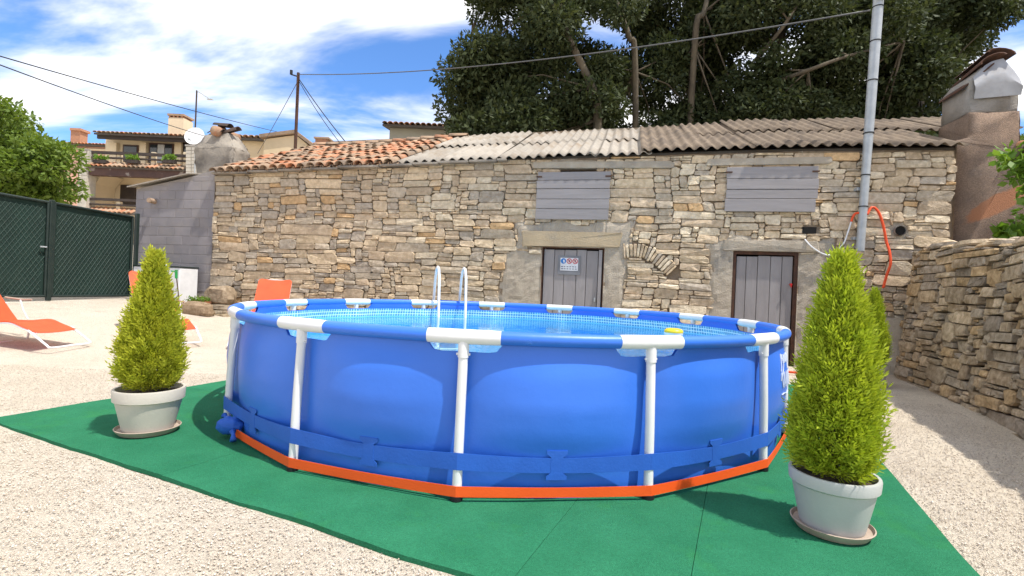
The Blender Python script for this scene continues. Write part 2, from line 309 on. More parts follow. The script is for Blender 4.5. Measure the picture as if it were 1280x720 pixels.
# loose pebbles in the foreground, one mass
def pebbles():
    pts = []
    for _ in range(90000):
        d = NP.random() ** 0.7
        y = 0.9 + d * 4.4; x = NP.uniform(-1.12, 1.12) * y
        if x > 4.1 + (y - 4) * 0.4 or in_carpet(x, y): continue
        pts.append((x, y))
        if len(pts) >= 30000: break
    P = np.array(pts); n = len(P)
    base = np.array([(1, 0, 0), (0, 1, 0), (-1, 0, 0), (0, -1, 0), (0, 0, 1), (0, 0, -1)], float)
    s = NP.uniform(0.0022, 0.0058, (n, 1, 1)) * (1 + NP.uniform(-0.35, 0.35, (n, 6, 1)))
    ang = NP.uniform(0, 6.28, n); ca, sa = np.cos(ang), np.sin(ang)
    B = base[None] * s * np.array([1.2, 0.9, 0.75])
    X = B[..., 0] * ca[:, None] - B[..., 1] * sa[:, None]; Y = B[..., 0] * sa[:, None] + B[..., 1] * ca[:, None]
    Vv = np.stack([X + P[:, 0:1], Y + P[:, 1:2], B[..., 2] + np.array([ground_z(a, b) - 0.004 for a, b in pts])[:, None]], -1).reshape(-1, 3)
    T = np.array([(0, 1, 4), (1, 2, 4), (2, 3, 4), (3, 0, 4), (1, 0, 5), (2, 1, 5), (3, 2, 5), (0, 3, 5)])
    F = (T[None] + (np.arange(n) * 6)[:, None, None]).reshape(-1, 3)
    link('loose_pebbles', fast_mesh('loose_pebbles', Vv, F), M_PEBBLE, label='loose cream pebbles lying on the gravel around the green carpet', cat='pebbles', kind='stuff')
pebbles()

# ------------------------------------------------------------------ carpet strips
carpet = empty('carpet', (0, 0, 0), label='green outdoor carpet laid in strips under the round pool', cat='carpet')
def strip(n0, n1, w0, w1, front=False, side=0):
    mb = MB(); a = max(2, int((n1 - n0) / 0.06)); b = int((w1 - w0) / 0.06)
    vs = []
    for j in range(b + 1):
        for i in range(a + 1):
            n = lerp(n0, n1, i / a); wv = lerp(w0, w1, j / b)
            if front and j == 0: wv += 0.018 * nz3(n * 2.1, 3) + 0.006 * nz3(n * 9, 1)
            if side < 0 and i == 0: n += 0.02 * nz3(wv * 1.7, 8)
            if side > 0 and i == a: n += 0.015 * nz3(wv * 1.9, 5)
            z = 0.010 + 0.004 * nz3(n * 2.5, wv * 2.5) + (0.006 * max(0, nz3(n * 4, 2)) if front and j <= 1 else 0)
            vs.append(cp(n, wv, z))
    k = a + 1
    fs = [(j * k + i, j * k + i + 1, (j + 1) * k + i + 1, (j + 1) * k + i) for j in range(b) for i in range(a)]
    rim = [i for i in range(k)] + [j * k + a for j in range(1, b + 1)] + [b * k + i for i in range(a - 1, -1, -1)] + [j * k for j in range(b - 1, 0, -1)]
    o = len(vs); vs += [(vs[i][0], vs[i][1], -0.012) for i in rim]
    fs += [(rim[(q + 1) % len(rim)], rim[q], o + q, o + (q + 1) % len(rim)) for q in range(len(rim))]
    mb.add(vs, fs); mb.build('carpet_strip', M_CARPET, carpet, smooth=False)
g = 0.0012
strip(-4.60, -2.66 - g, 1.58, 2.92 - g, True, -1); strip(-4.59, -2.66 - g, 2.92 + g, 6.95, False, -1)
strip(-2.66 + g, -0.70 - g, 1.575, 6.95, True); strip(-0.70 + g, -0.13 - g, 1.58, 6.95, True); strip(-0.13 + g, 0.872, 1.585, 6.95, True, 1)

# ------------------------------------------------------------------ stone packing
def pack(wd, ht, cx, cz, rng, heights, aspect, blocked):
    nxc, nzc = int(wd / cx), int(ht / cz); occ = np.zeros((nzc, nxc), bool)
    for j in range(nzc):
        for i in range(nxc):
            if blocked((i + 0.5) * cx, (j + 0.5) * cz): occ[j, i] = True
    out = []
    for j in range(nzc):
        i = 0
        while i < nxc:
            if occ[j, i]: i += 1; continue
            hh = rng.choices(range(1, len(heights) + 1), heights)[0]
            ww = max(1, int(round(hh * cz * rng.uniform(*aspect) / cx)))
            if hh == 1: ww = max(ww, 3)
            k = 0
            while k < ww and i + k < nxc and not occ[j, i + k]: k += 1
            if i + k < nxc and not occ[j, i + k]:      # avoid one-cell leftovers
                q = 0
                while i + k + q < nxc and not occ[j, i + k + q] and q < 3: q += 1
                if q < 2 and k > 0: k += q
            h2 = 1
            while h2 < hh and j + h2 < nzc and not occ[j + h2, i:i + k].any(): h2 += 1
            occ[j:j + h2, i:i + k] = True
            out.append((i * cx, j * cz, (i + k) * cx, (j + h2) * cz)); i += k
    return out
def stone_poly(x0, z0, x1, z1, rng, gap, warp, cut=(0.12, 0.42)):
    x0 += gap; z0 += gap; x1 -= gap; z1 -= gap; h = z1 - z0; wd = x1 - x0; m = min(h, wd)
    c = [m * rng.uniform(*cut) * (1.9 if rng.random() < 0.14 else 1) for _ in range(4)]
    c = [min(v, m * 0.49) for v in c]; jz = lambda: rng.uniform(-0.13, 0.13) * h
    P = [(x0 + c[0], z0 + jz() * 0.5), (x1 - c[1], z0 + jz() * 0.5), (x1, z0 + c[1] * 0.6), (x1 + jz() * 0.4, z1 - c[2] * 0.6), (x1 - c[2], z1 + jz() * 0.5), (x0 + c[3], z1 + jz() * 0.5), (x0, z1 - c[3] * 0.6), (x0 + jz() * 0.4, z0 + c[0] * 0.6)]
    s0, s1 = rng.uniform(-0.22, 0.22), rng.uniform(-0.22, 0.22); cz = (z0 + z1) / 2; cx = (x0 + x1) / 2
    P = [(x + (s0 if x < cx else s1) * (z - cz) * min(1, abs(x - cx) / (wd / 2)), z) for x, z in P]
    return [warp(*p) for p in P]
def stone_verts(P, rng, proud, depth, bev=0.014, yoff=lambda x, z: 0.0, rough=0.006):
    cx = sum(p[0] for p in P) / len(P); cz = sum(p[1] for p in P) / len(P); n = len(P); vs = []
    sz = min(max(p[0] for p in P) - min(p[0] for p in P), max(p[1] for p in P) - min(p[1] for p in P)); b = min(bev, sz * 0.22)
    wd_ = max(p[0] for p in P) - min(p[0] for p in P); tx, tz = rng.uniform(-0.06, 0.06) * min(1, 0.25 / wd_) ** 2, rng.uniform(-0.10, 0.10) * (1 if wd_ < 1 else 0.1)
    for x, z in P: vs.append((x, depth + yoff(x, z), z))
    for x, z in P: vs.append((x, -proud + b * 0.9 + tx * (x - cx) + tz * (z - cz) + yoff(x, z), z))
    for x, z in P:
        l = math.hypot(x - cx, z - cz) or 1; k = max(0.25, 1 - b / l * rng.uniform(0.8, 1.5))
        vs.append((cx + (x - cx) * k, -proud + tx * (x - cx) + tz * (z - cz) + rng.uniform(-rough, rough) + yoff(x, z), cz + (z - cz) * k))
    vs.append((cx, -proud + rng.uniform(-rough * 1.4, rough * 0.4) + yoff(cx, cz), cz))
    fs = []
    for r in (0, 1):
        for i in range(n): j = (i + 1) % n; fs.append((r * n + i, r * n + j, (r + 1) * n + j, (r + 1) * n + i))
    for i in range(n): fs.append((2 * n + i, 2 * n + (i + 1) % n, 3 * n))
    return vs, fs, (cx, cz)
def lay_stones(parent, stones, m, limit, rank, name='stone', fill='small_stones'):
    """stones: list of (verts, faces, centre, colour). The ones that show largest become single objects."""
    order = sorted(range(len(stones)), key=lambda i: -rank(stones[i])); big = set(order[:limit]); mb = MB()
    for i, (vs, fs, c, col) in enumerate(stones):
        if i in big:
            ox, oz = c; b = MB(); b.add([(x - ox, y, z - oz) for x, y, z in vs], fs, col); o = b.build(name, m, parent); o.location = (ox, 0, oz)
        else: mb.add(vs, fs, col)
    if mb.v: mb.build(fill, m, parent, kind='stuff')
def area(s):
    P = s[0][:8]; return (max(p[0] for p in P) - min(p[0] for p in P)) * (max(p[2] for p in P) - min(p[2] for p in P))

# ------------------------------------------------------------------ stone house
ANG = math.radians(13)
HX = Vector((math.cos(ANG), -math.sin(ANG), 0)); HY = Vector((math.sin(ANG), math.cos(ANG), 0))
CORNER = Vector((5.71, 7.585, 0)); HLEN0 = 12.27; HL = 13.09
H0 = CORNER - HX * HLEN0
def hloc(p): d = Vector(p) - H0; return d.dot(HX), d.dot(HY), d.z
def hpx(px, py, off=0.0):     # pixel -> (x, z) on the house front plane
    d = ray(px, py); o = Vector((0, 0, CAM_H)); t = ((H0 + HY * off - o).dot(HY)) / d.dot(HY); p = o + d * t; q = hloc(p); return q[0], q[2]
house = empty('stone_house', H0, -ANG, label='long low rubble stone house with grey shutters behind the pool', cat='house')
TOP = [(0, 3.14), (4.2, 3.26), (6.3, 3.32), (9, 3.37), (11, 3.39), (13.1, 3.365)]
def ztop(x): return interp(x, TOP)
D1 = (6.93, 8.01, 1.785); D2 = (10.06, 11.02, 1.79)
S1 = (6.80, 8.06, 2.26, 3.09); S2 = (9.90, 11.23, 2.415, 3.135)
OPEN = [(D1[0], D1[1], -0.3, D1[2]), (D2[0], D2[1], -0.3, D2[2]), (7.20, 7.84, 2.55, 3.125)]
RENDER = [(6.22, 6.93, -0.2, 1.72, 0.75), (8.01, 8.36, -0.2, 1.95, 0.9), (9.72, 10.06, -0.2, 1.95, 0.9), (9.80, 11.5, 1.79, 2.0, 0.92), (11.02, 11.45, -0.2, 1.8, 0.85), (6.45, 8.4, 1.78, 2.2, 1.0), (5.2, 6.4, 0.2, 1.3, 0.35), (11.9, 12.9, 1.9, 2.5, 0.55)]
def rendered(x, z):
    v = 0.62 * sm(0.05, 0.42, -0.06 + nz3(x * 0.9, z * 1.1, 11) + 0.35 * nz3(x * 3.1, z * 3.1, 12)); v = min(v, 0.46)
    for a, b, c, d, s in RENDER:
        dx_ = min(x - a, b - x); dz_ = min(z - c, d - z); v = max(v, s * sm(-0.12, 0.08, min(dx_, dz_) + 0.10 * nz3(x * 3, z * 3, 4)))
    return v
LINTEL = (6.56, 8.28, 1.80, 2.05)
arch_pts = [hpx(*p) for p in ((779, 314), (796, 313), (812, 317), (827, 327), (840, 339))]
def in_arch(x, z): return any(math.hypot(x - a, z - b) < 0.15 for a, b in arch_pts)
HOLE = hpx(1011, 288); PIPE = hpx(1123, 289)
def h_block(x, z):
    if z > ztop(x) - 0.02: return True
    for a, b, c, d in OPEN:
        if a - 0.01 < x < b + 0.01 and c < z < d + 0.01: return True
    if S1[0] + 0.06 < x < S1[1] - 0.06 and S1[2] + 0.06 < z < S1[3] - 0.04: return True
    if S2[0] + 0.06 < x < S2[1] - 0.06 and S2[2] + 0.06 < z < S2[3] - 0.04: return True
    if LINTEL[0] - 0.02 < x < LINTEL[1] + 0.02 and LINTEL[2] - 0.02 < z < LINTEL[3] + 0.02: return True
    if in_arch(x, z): return True
    if abs(x - HOLE[0]) < 0.11 and abs(z - HOLE[1]) < 0.06: return True
    if math.hypot(x - PIPE[0], z - PIPE[1]) < 0.13: return True
    return rendered(x, z) > 0.55
# mortar core with openings
def wall_core():
    st = 0.06; gx = sorted(set([round(v, 4) for v in np.arange(0, HL, st)] + [HL] + [v for o in OPEN for v in o[:2]])); gz = sorted(set([round(v, 4) for v in np.arange(-0.3, 3.12, st)] + [v for o in OPEN for v in o[2:]]))
    gx = [v for i, v in enumerate(gx) if i == 0 or v - gx[i - 1] > 0.004]; gz = [v for i, v in enumerate(gz) if i == 0 or v - gz[i - 1] > 0.004]
    vs = []; fs = []; idx = {}
    def vert(i, j):
        if (i, j) not in idx:
            x, z = gx[i], gz[j]
            if j == len(gz) - 1: z = ztop(x)
            r = rendered(x, z); y = 0.026 - 0.062 * r + 0.010 * nz3(x * 9, z * 9) + 0.008 * nz3(x * 22, z * 22)
            if any(abs(x - a) < 0.01 or abs(x - b) < 0.01 for a, b, c, d in OPEN): y = -0.02
            idx[i, j] = len(vs); vs.append((x, y, z))
        return idx[i, j]
    for j in range(len(gz) - 1):
        for i in range(len(gx) - 1):
            mxx, mzz = (gx[i] + gx[i + 1]) / 2, (gz[j] + gz[j + 1]) / 2
            if any(a < mxx < b and c < mzz < d for a, b, c, d in OPEN): continue
            fs.append((vert(i, j), vert(i + 1, j), vert(i + 1, j + 1), vert(i, j + 1)))
    mb = MB(); mb.add(vs, fs)
    for a, b, c, d in OPEN:   # reveals
        mb.add([(a, -0.02, c), (a, 0.3, c), (a, 0.3, d), (a, -0.02, d)], [(0, 1, 2, 3)]); mb.add([(b, -0.02, c), (b, 0.3, c), (b, 0.3, d), (b, -0.02, d)], [(3, 2, 1, 0)]); mb.add([(a, -0.02, d), (b, -0.02, d), (b, 0.3, d), (a, 0.3, d)], [(0, 3, 2, 1)])
    D = 4.0   # other walls
    mb.add([(0, 0.0, -0.3), (0, D, -0.3), (0, D, 5.0), (0, 0.0, 3.2)], [(3, 2, 1, 0)]); mb.add([(HL, 0, -0.3), (HL, D, -0.3), (HL, D, 5.2), (HL, 0, 3.45)], [(0, 1, 2, 3)]); mb.add([(0, D, -0.3), (HL, D, -0.3), (HL, D, 5.2), (0, D, 5.0)], [(3, 2, 1, 0)])
    o = mb.build('wall', M_MORTAR, house); o.data.materials.append(M_RENDER)
    for p in o.data.polygons:
        c = p.center
        if c.y < 0.05 and rendered(c.x, c.z) > 0.5: p.material_index = 1
    return o
wall = wall_core()
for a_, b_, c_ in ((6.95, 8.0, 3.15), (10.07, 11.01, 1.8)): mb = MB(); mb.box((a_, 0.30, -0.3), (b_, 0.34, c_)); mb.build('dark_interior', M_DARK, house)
mb = MB(); mb.prism([(HL + 0.01, 1.5), (HL + 1.6, 1.5), (HL + 1.6, 3.9), (HL + 0.01, 3.9)], 1.75, 4.0); mb.build('rear_wall', M_MORTAR, house)
PAL = [(0.68, 0.55, 0.385), (0.61, 0.49, 0.35), (0.55, 0.47, 0.365), (0.71, 0.61, 0.46), (0.62, 0.425, 0.235), (0.58, 0.465, 0.335), (0.47, 0.41, 0.335)]
def stone_col(rng, x, z, L_=13.0):
    c = rng.choices(PAL, [5, 5, 3, 5 * sm(2, 9, x) + 1.5, 1.1, 5, 2 + 2 * sm(6, 1, x)])[0]; k = rng.uniform(0.84, 1.16) * (0.94 + 0.14 * sm(4, 10, x)); return tuple(v * k for v in c)
rs = random.Random(21)
def hwarp(x, z): return x + 0.035 * math.sin(z * 5.1 + x * 0.9) + 0.02 * nz3(x * 1.1, z * 1.7, 9), z + 0.035 * nz3(x * 0.55, z * 0.8, 2) + 0.016 * nz3(x * 2.1, z * 2.0, 5)
ST = []
for (x0, z0, x1, z1) in pack(HL, 3.75, 0.047, 0.042, rs, [3, 8, 5.5, 1.8, 0.6], (1.7, 5.2), lambda x, z: h_block(x, z - 0.3)):
    z0 -= 0.3; z1 -= 0.3
    z1 = min(z1, ztop((x0 + x1) / 2) + 0.0)
    if z1 - z0 < 0.03: continue
    P = stone_poly(x0, z0, x1, z1, rs, 0.0045, hwarp, (0.08, 0.32)); P = [(min(max(x, 0.0), HL), z) for x, z in P]
    vs, fs, c = stone_verts(P, rs, rs.uniform(0.012, 0.046), 0.045, 0.008, rough=0.009)
    ST.append((vs, fs, c, stone_col(rs, *c)))
# voussoirs of the little relieving arch
def catmull(pts, n):
    out = []
    for i in range(len(pts) - 1):
        p0, p1, p2, p3 = pts[max(i - 1, 0)], pts[i], pts[i + 1], pts[min(i + 2, len(pts) - 1)]
        for k in range(n):
            t = k / n; out.append(tuple(0.5 * ((2 * b) + (-a + c) * t + (2 * a - 5 * b + 4 * c - d) * t * t + (-a + 3 * b - 3 * c + d) * t ** 3) for a, b, c, d in zip(p0, p1, p2, p3)))
    return out + [pts[-1]]
ac = catmull(arch_pts, 4)
for (a, b) in zip(ac, ac[1:]):
    d = Vector((b[0] - a[0], b[1] - a[1])); l = d.length; d.normalize(); nrm = Vector((-d.y, d.x)); mid = Vector(((a[0] + b[0]) / 2, (a[1] + b[1]) / 2)); hw, hh = l * 0.43, 0.115 + rs.uniform(-0.015, 0.015)
    P = []
    for (e, f) in ((-.7, -1), (.7, -1), (.95, -.8), (.95, .8), (.7, 1), (-.7, 1), (-.95, .8), (-.95, -.8)): q = mid + d * hw * e * (1 + 0.12 * f) + nrm * hh * f; P.append((q.x, q.y))
    vs, fs, c = stone_verts(P, rs, 0.045, 0.03); ST.append((vs, fs, c, stone_col(rs, 8, 1)))
lay_stones(house, ST, M_STONE, 297, lambda s: area(s) * (1.0 if s[2][1] > (0.95 if 1.8 < s[2][0] < 10.5 else 0.3) else 0.05))
# lintels
mb = MB(); vs = []
P = stone_poly(*[LINTEL[i] for i in (0, 2, 1, 3)], rs, 0.0, lambda x, z: (x, z), (0.02, 0.07)); v_, f_, c_ = stone_verts(P, rs, 0.055, 0.05, 0.02); mb.add(v_, f_); mb.build('lintel', M_LINTEL, house)
mb = MB(); P = stone_poly(9.9, 1.80, 11.3, 1.97, rs, 0.0, lambda x, z: (x, z), (0.02, 0.08)); v_, f_, c_ = stone_verts(P, rs, 0.05, 0.05, 0.02); mb.add(v_, f_); mb.build('lintel', M_RENDER, house)
for (a, b, zz) in ((6.7, 9.1, 3.155), (9.6, 11.4, 3.175)):      # long cement bands under the eave
    mb = MB(); P = stone_poly(a, zz, b, zz + 0.11, rs, 0.0, hwarp, (0.1, 0.3)); v_, f_, c_ = stone_verts(P, rs, 0.058, 0.05, 0.015); mb.add(v_, f_); mb.build('eave_band', M_RENDER, house)
mb = MB(); mb.box((HOLE[0] - 0.10, -0.028, HOLE[1] - 0.05), (HOLE[0] + 0.10, -0.02, HOLE[1] + 0.05)); mb.build('wall_hole', M_DARK, house)
mb = MB(); mb.tube([(PIPE[0], -0.07, PIPE[1]), (PIPE[0], 0.05, PIPE[1])], 0.075, 20, caps=False); mb.build('drain_pipe', M_GREYC, house)
mb = MB(); mb.tube([(PIPE[0], -0.05, PIPE[1]), (PIPE[0], 0.04, PIPE[1])], 0.062, 20); mb.build('pipe_mouth', M_DARK, house)

def door(x0, x1, zt, zb, nplank, frame, lean=0.0, y=0.03, gapr=0.0):
    mb = MB(); fw_ = 0.05 if frame else 0.018
    mb.box((x0, y - 0.035, zb), (x0 + fw_, y + 0.06, zt)); mb.box((x1 - fw_, y - 0.035, zb), (x1, y + 0.06, zt)); mb.box((x0 + fw_, y - 0.035, zt - fw_), (x1 - fw_, y + 0.06, zt))
    d = mb.build('door', M_RUST, house); a, b = x0 + fw_ + 0.012, x1 - fw_ - 0.012 - gapr; ww = [R.uniform(0.85, 1.2) for _ in range(nplank)]; s = sum(ww); cur = a
    for q in ww:
        wq = (b - a) * q / s; dz = R.uniform(0.0, 0.018); mb = MB(); mb.box((cur + 0.004, y - 0.006 + R.uniform(0, 0.005), zb + 0.02), (cur + wq - 0.004, y + 0.03, zt - fw_ - 0.015 - dz), 0.004); mb.build('plank', M_WOODG, d); cur += wq
    return d
d1 = door(D1[0], D1[1], D1[2], 0.02, 5, False, gapr=0.07)
mb = MB(); mb.box((7.915, -0.006, 0.03), (7.975, 0.05, D1[2] - 0.03), 0.005); mb.build('door_post', M_WOODG, d1)
mb = MB(); mb.box((7.86, -0.02, 0.86), (7.885, 0.015, 0.93), 0.006); mb.build('handle', M_STEEL, d1)
d2 = door(D2[0], D2[1], D2[2], 0.02, 5, True)
mb = MB(); mb.tube([(10.93, -0.03, 1.28), (10.93, 0.03, 1.28)], 0.017, 12); mb.box((10.922, -0.03, 1.235), (10.938, -0.012, 1.265)); mb.build('handle', M_RED, d2)
def shutter(x0, x1, z0, z1, n, tilt):
    mb = MB(); mb.box((x0 + 0.1, -0.056, z0 + 0.03), (x0 + 0.17, -0.03, z1 - 0.03)); mb.box((x1 - 0.17, -0.056, z0 + 0.03), (x1 - 0.1, -0.03, z1 - 0.03)); s = mb.build('shutter', M_WOODG, house); ww = [R.uniform(0.85, 1.25) for _ in range(n)]; t = sum(ww); cur = z0
    for q in ww:
        hq = (z1 - z0) * q / t; e = R.uniform(-0.012, 0.012); mb = MB(); mb.box((x0 + e, -0.086 + R.uniform(0, 0.006), cur + 0.004), (x1 + e + R.uniform(-0.012, 0.012), -0.058, cur + hq - 0.004), 0.004); mb.build('plank', M_WOODH, s); cur += hq
    for xx in (x0 + 0.035, x1 - 0.035):
        mb = MB(); mb.box((xx - 0.05, -0.094, z1 - 0.10), (xx + 0.05, -0.0865, z1 - 0.075)); mb.build('hinge', M_RUST, s)
shutter(*S1, 5, 0); shutter(*S2, 4, 0)
# ---- roof
PITCH_R = math.radians(23.5); tp = math.tan(PITCH_R); RD = 3.2; EY = -0.16
def roofz(x, y): return ztop(x) - 0.02 + (y - EY) * tp * (1 - 0.02 * math.sin(x))
mb = MB(); cols = [0, 2, 4.2, 6.3, 9, 11, HL]
vs = []; fs = []
for x in cols: vs += [(x, 0.03, roofz(x, 0.03) - 0.02), (x, RD, roofz(x, RD) - 0.02), (x, RD, roofz(x, RD) - 0.06), (x, 0.03, roofz(x, 0.03) - 0.06)]
for i in range(len(cols) - 1):
    for k in range(4): fs.append((i * 4 + k, i * 4 + (k + 1) % 4, i * 4 + 4 + (k + 1) % 4, i * 4 + 4 + k))
fs += [(0, 1, 2, 3), (27, 26, 25, 24)]
roof = mb.add(vs, fs).build('roof', M_ASPH, house)
# thin flat stones along the eave of the tiled part
cur = 0.0
while cur < 6.2:
    ln = R.uniform(0.5, 0.95); e = min(cur + ln, 6.25); mb = MB(); z = ztop((cur + e) / 2); mb.box((cur + 0.004, -0.15 + R.uniform(-0.02, 0.02), z - 0.035), (e - 0.004, 0.12, z + 0.005), 0.006); mb.build('eave_slab', M_ROUGHC, roof); cur = e
def tile_mesh(L_=0.44, r0=0.098, r1=0.078, th=0.014, n=7, up=True):
    vs = []; fs = []
    for yy, r in ((0, r0), (L_, r1)):
        for rr in (r, r - th):
            for k in range(n + 1): a = math.pi * k / n; vs.append((rr * math.cos(a), yy, (rr * math.sin(a) * 0.86) * (1 if up else -1)))
    m = n + 1
    for k in range(n):
        fs += [(k, k + 1, 2 * m + k + 1, 2 * m + k), (m + k + 1, m + k, 3 * m + k, 3 * m + k + 1), (k + 1, k, m + k, m + k + 1), (2 * m + k, 2 * m + k + 1, 3 * m + k + 1, 3 * m + k)]
    mb_ = MB(); mb_.add(vs, fs); me = mb_.mesh('roof_tile'); me.shade_smooth(); return me
TM = tile_mesh(); TM.materials.append(M_TERRA); TM2 = tile_mesh(); TM2.materials.append(M_TERRA2)
TMD = tile_mesh(); TMD.materials.append(mat('sooty_tile', (0.045, 0.035, 0.03), (0.09, 0.06, 0.045), 6, 0.9, 0.5, 40))
PANV = MB(); pan = tile_mesh(up=False); pv = [tuple(v.co) for v in pan.vertices]; pf = [tuple(p.vertices) for p in pan.polygons]
STEP, ROW = 0.205, 0.345
ncol = 20; nrow = int((RD - EY) / ROW)
for c in range(ncol):
    x = 0.10 + c * STEP
    for r in range(nrow):
        y = EY - 0.02 + r * ROW + R.uniform(-0.025, 0.025); xx = x + R.uniform(-0.02, 0.02); z = roofz(x, y) + 0.045 + R.uniform(-0.008, 0.012)
        orange = nz3(c * 0.16 + 3.1, r * 0.45, 7) + R.uniform(-0.3, 0.3) > -0.06
        o = bpy.data.objects.new('roof_tile', TM if orange else TM2); C.objects.link(o); o.parent = roof; o.location = (xx, y, z); o.rotation_euler = (PITCH_R + R.uniform(-0.04, 0.04) - 0.05, R.uniform(-0.09, 0.09), R.uniform(-0.07, 0.07))
        mt = Matrix.Translation((x + STEP / 2, y + 0.03, roofz(x, y) + 0.075)) @ Matrix.Rotation(PITCH_R - 0.05, 4, 'X'); PANV.add([mt @ Vector(v) for v in pv], pf)
PANV.build('channel_tiles', M_TERRA2, roof, kind='stuff')
for i in range(11):    # ridge tiles over the tiled part
    o = bpy.data.objects.new('ridge_tile', TM2 if i % 3 else TM); C.objects.link(o); o.parent = roof; x = 0.05 + i * 0.385; o.location = (x, RD + 0.02, roofz(x, RD) + 0.07); o.rotation_euler = (R.uniform(-.04, .04), 0.02, -math.pi / 2 + R.uniform(-.04, .04)); o.scale = (1.2, 1.05, 1.1)
WAVE = 0.177
def sheet_mesh(waves, L_, amp=0.027, th=0.008):
    n = waves * 8; vs = []; fs = []; ny = 4
    for s in (0, 1):
        for j in range(ny + 1):
            for i in range(n + 1): x = i / 8 * WAVE; vs.append((x, L_ * j / ny, amp * math.sin(2 * math.pi * i / 8) - s * th))
    k = n + 1; o = k * (ny + 1)
    for j in range(ny):
        for i in range(n): a = j * k + i; fs += [(a, a + 1, a + k + 1, a + k), (o + a, o + a + k, o + a + k + 1, o + a + 1)]
    for i in range(n): fs += [(i, o + i, o + i + 1, i + 1), (ny * k + i, ny * k + i + 1, o + ny * k + i + 1, o + ny * k + i)]
    mb_ = MB(); mb_.add(vs, fs); me = mb_.mesh('roof_sheet'); me.shade_smooth(); return me
SL = 1.95
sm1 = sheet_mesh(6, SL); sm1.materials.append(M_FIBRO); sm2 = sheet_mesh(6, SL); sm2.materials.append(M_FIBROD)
sw = WAVE * 5; x = 4.12; i = 0
while x < HL - 0.2:
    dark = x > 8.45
    for r in range(2):
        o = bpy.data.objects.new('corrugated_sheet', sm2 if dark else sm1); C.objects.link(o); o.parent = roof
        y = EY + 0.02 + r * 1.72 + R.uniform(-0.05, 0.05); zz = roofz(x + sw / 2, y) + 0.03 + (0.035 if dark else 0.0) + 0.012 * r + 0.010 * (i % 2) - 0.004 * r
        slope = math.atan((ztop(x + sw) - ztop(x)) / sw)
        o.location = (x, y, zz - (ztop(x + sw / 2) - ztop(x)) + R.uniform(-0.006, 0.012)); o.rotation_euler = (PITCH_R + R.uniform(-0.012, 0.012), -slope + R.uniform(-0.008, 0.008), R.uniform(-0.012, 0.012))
    x += sw; i += 1
for q in range(2):
    o = bpy.data.objects.new('corrugated_sheet', sm2); C.objects.link(o); o.parent = roof; xx = x + q * sw; y = EY + 1.75; o.location = (xx, y, roofz(HL, y) + 0.07 + 0.01 * q); o.rotation_euler = (PITCH_R, 0.01, 0)

# ------------------------------------------------------------------ swimming pool
PC = Vector((-0.009, 4.705, 0)); PR, PH, NL, T0 = 2.285, 0.82, 15, -0.0937
def pol(t, r, z): return (r * math.sin(t), -r * math.cos(t), z)
pool = empty('swimming_pool', PC + Vector((0, 0, 0.012)), label='round blue frame pool with white legs on green carpet', cat='swimming pool')
LEGT = [T0 + k * 2 * math.pi / NL for k in range(NL)]; STEPA = 2 * math.pi / NL; TH = 0.079; PZ = PH - 0.036
def panel_u(t): return ((t - T0) / STEPA) % 1.0
def wall_r(t, z):
    u = panel_u(t); b = math.sin(math.pi * u) ** 0.75
    prof = interp(z, [(0, 0.15), (0.08, 0.28), (0.2, 0.40), (0.32, 0.82), (0.45, 1.0), (0.6, 0.82), (0.7, 0.45), (0.76, 0.32), (0.80, 0.45)])
    return PR - 0.040 + 0.072 * b * prof + 0.0022 * nz3(t * 6, z * 5, 1)
def top_z(t, lo=0.70):
    u = panel_u(t); d = min(u, 1 - u) * STEPA; return lerp(lo, PZ - 0.012, sm(TH * 0.80, TH * 1.22, d))
def wall_mesh(off, zbot, lo):
    nt_, nv = 360, 22; vs = []; fs = []
    for i in range(nt_):
        t = T0 + 2 * math.pi * i / nt_; zt = top_z(t, lo)
        for j in range(nv + 1):
            z = lerp(zbot, zt, (j / nv) ** 0.9); r = wall_r(t, z) - off
            if z > 0.68 and zt > 0.76: r += (PR - 0.004 - off - r) * sm(0.70, PZ, z) * 0.9
            vs.append(pol(t, r, z))
    k = nv + 1
    for i in range(nt_):
        i2 = (i + 1) % nt_
        for j in range(nv): fs.append((i * k + j, i2 * k + j, i2 * k + j + 1, i * k + j + 1))
    b = MB(); b.add(vs, fs); return b
wall_mesh(0, 0.0, 0.705).build('liner_wall', M_BLUE, pool, smooth=True)
# inner liner material: blue top, mosaic band, pale blue below
m = bpy.data.materials.new('inner_liner'); m.use_nodes = True; t = m.node_tree; b = t.nodes['Principled BSDF']; b.inputs['Roughness'].default_value = 0.35
g_ = N(t, 'ShaderNodeTexCoord'); s_ = N(t, 'ShaderNodeSeparateXYZ'); t.links.new(g_.outputs['Object'], s_.inputs[0])
def MA(op, a, c=None):
    n = N(t, 'ShaderNodeMath', operation=op)
    for i_, v in enumerate((a, c)):
        if v is None: continue
        if hasattr(v, 'links'): t.links.new(v, n.inputs[i_])
        else: n.inputs[i_].default_value = v
    return n.outputs[0]
angn = MA('ARCTAN2', s_.outputs[0], s_.outputs[1]); ua = MA('FRACT', MA('MULTIPLY', angn, 66.0)); uz = MA('FRACT', MA('MULTIPLY', s_.outputs[2], 27.0))
cell = MA('MULTIPLY', MA('GREATER_THAN', ua, 0.22), MA('GREATER_THAN', uz, 0.24))
v_ = N(t, 'ShaderNodeTexNoise'); setin(v_, Scale=17.0, Detail=1.0); t.links.new(g_.outputs['Object'], v_.inputs['Vector'])
def MX(f, a, c):
    n = N(t, 'ShaderNodeMix', data_type='RGBA')
    for s, v in ((n.inputs[0], f), (n.inputs[6], a), (n.inputs[7], c)):
        if hasattr(v, 'links'): t.links.new(v, s)
        elif isinstance(v, float): s.default_value = v
        else: s.default_value = (*v, 1)
    return n.outputs[2]
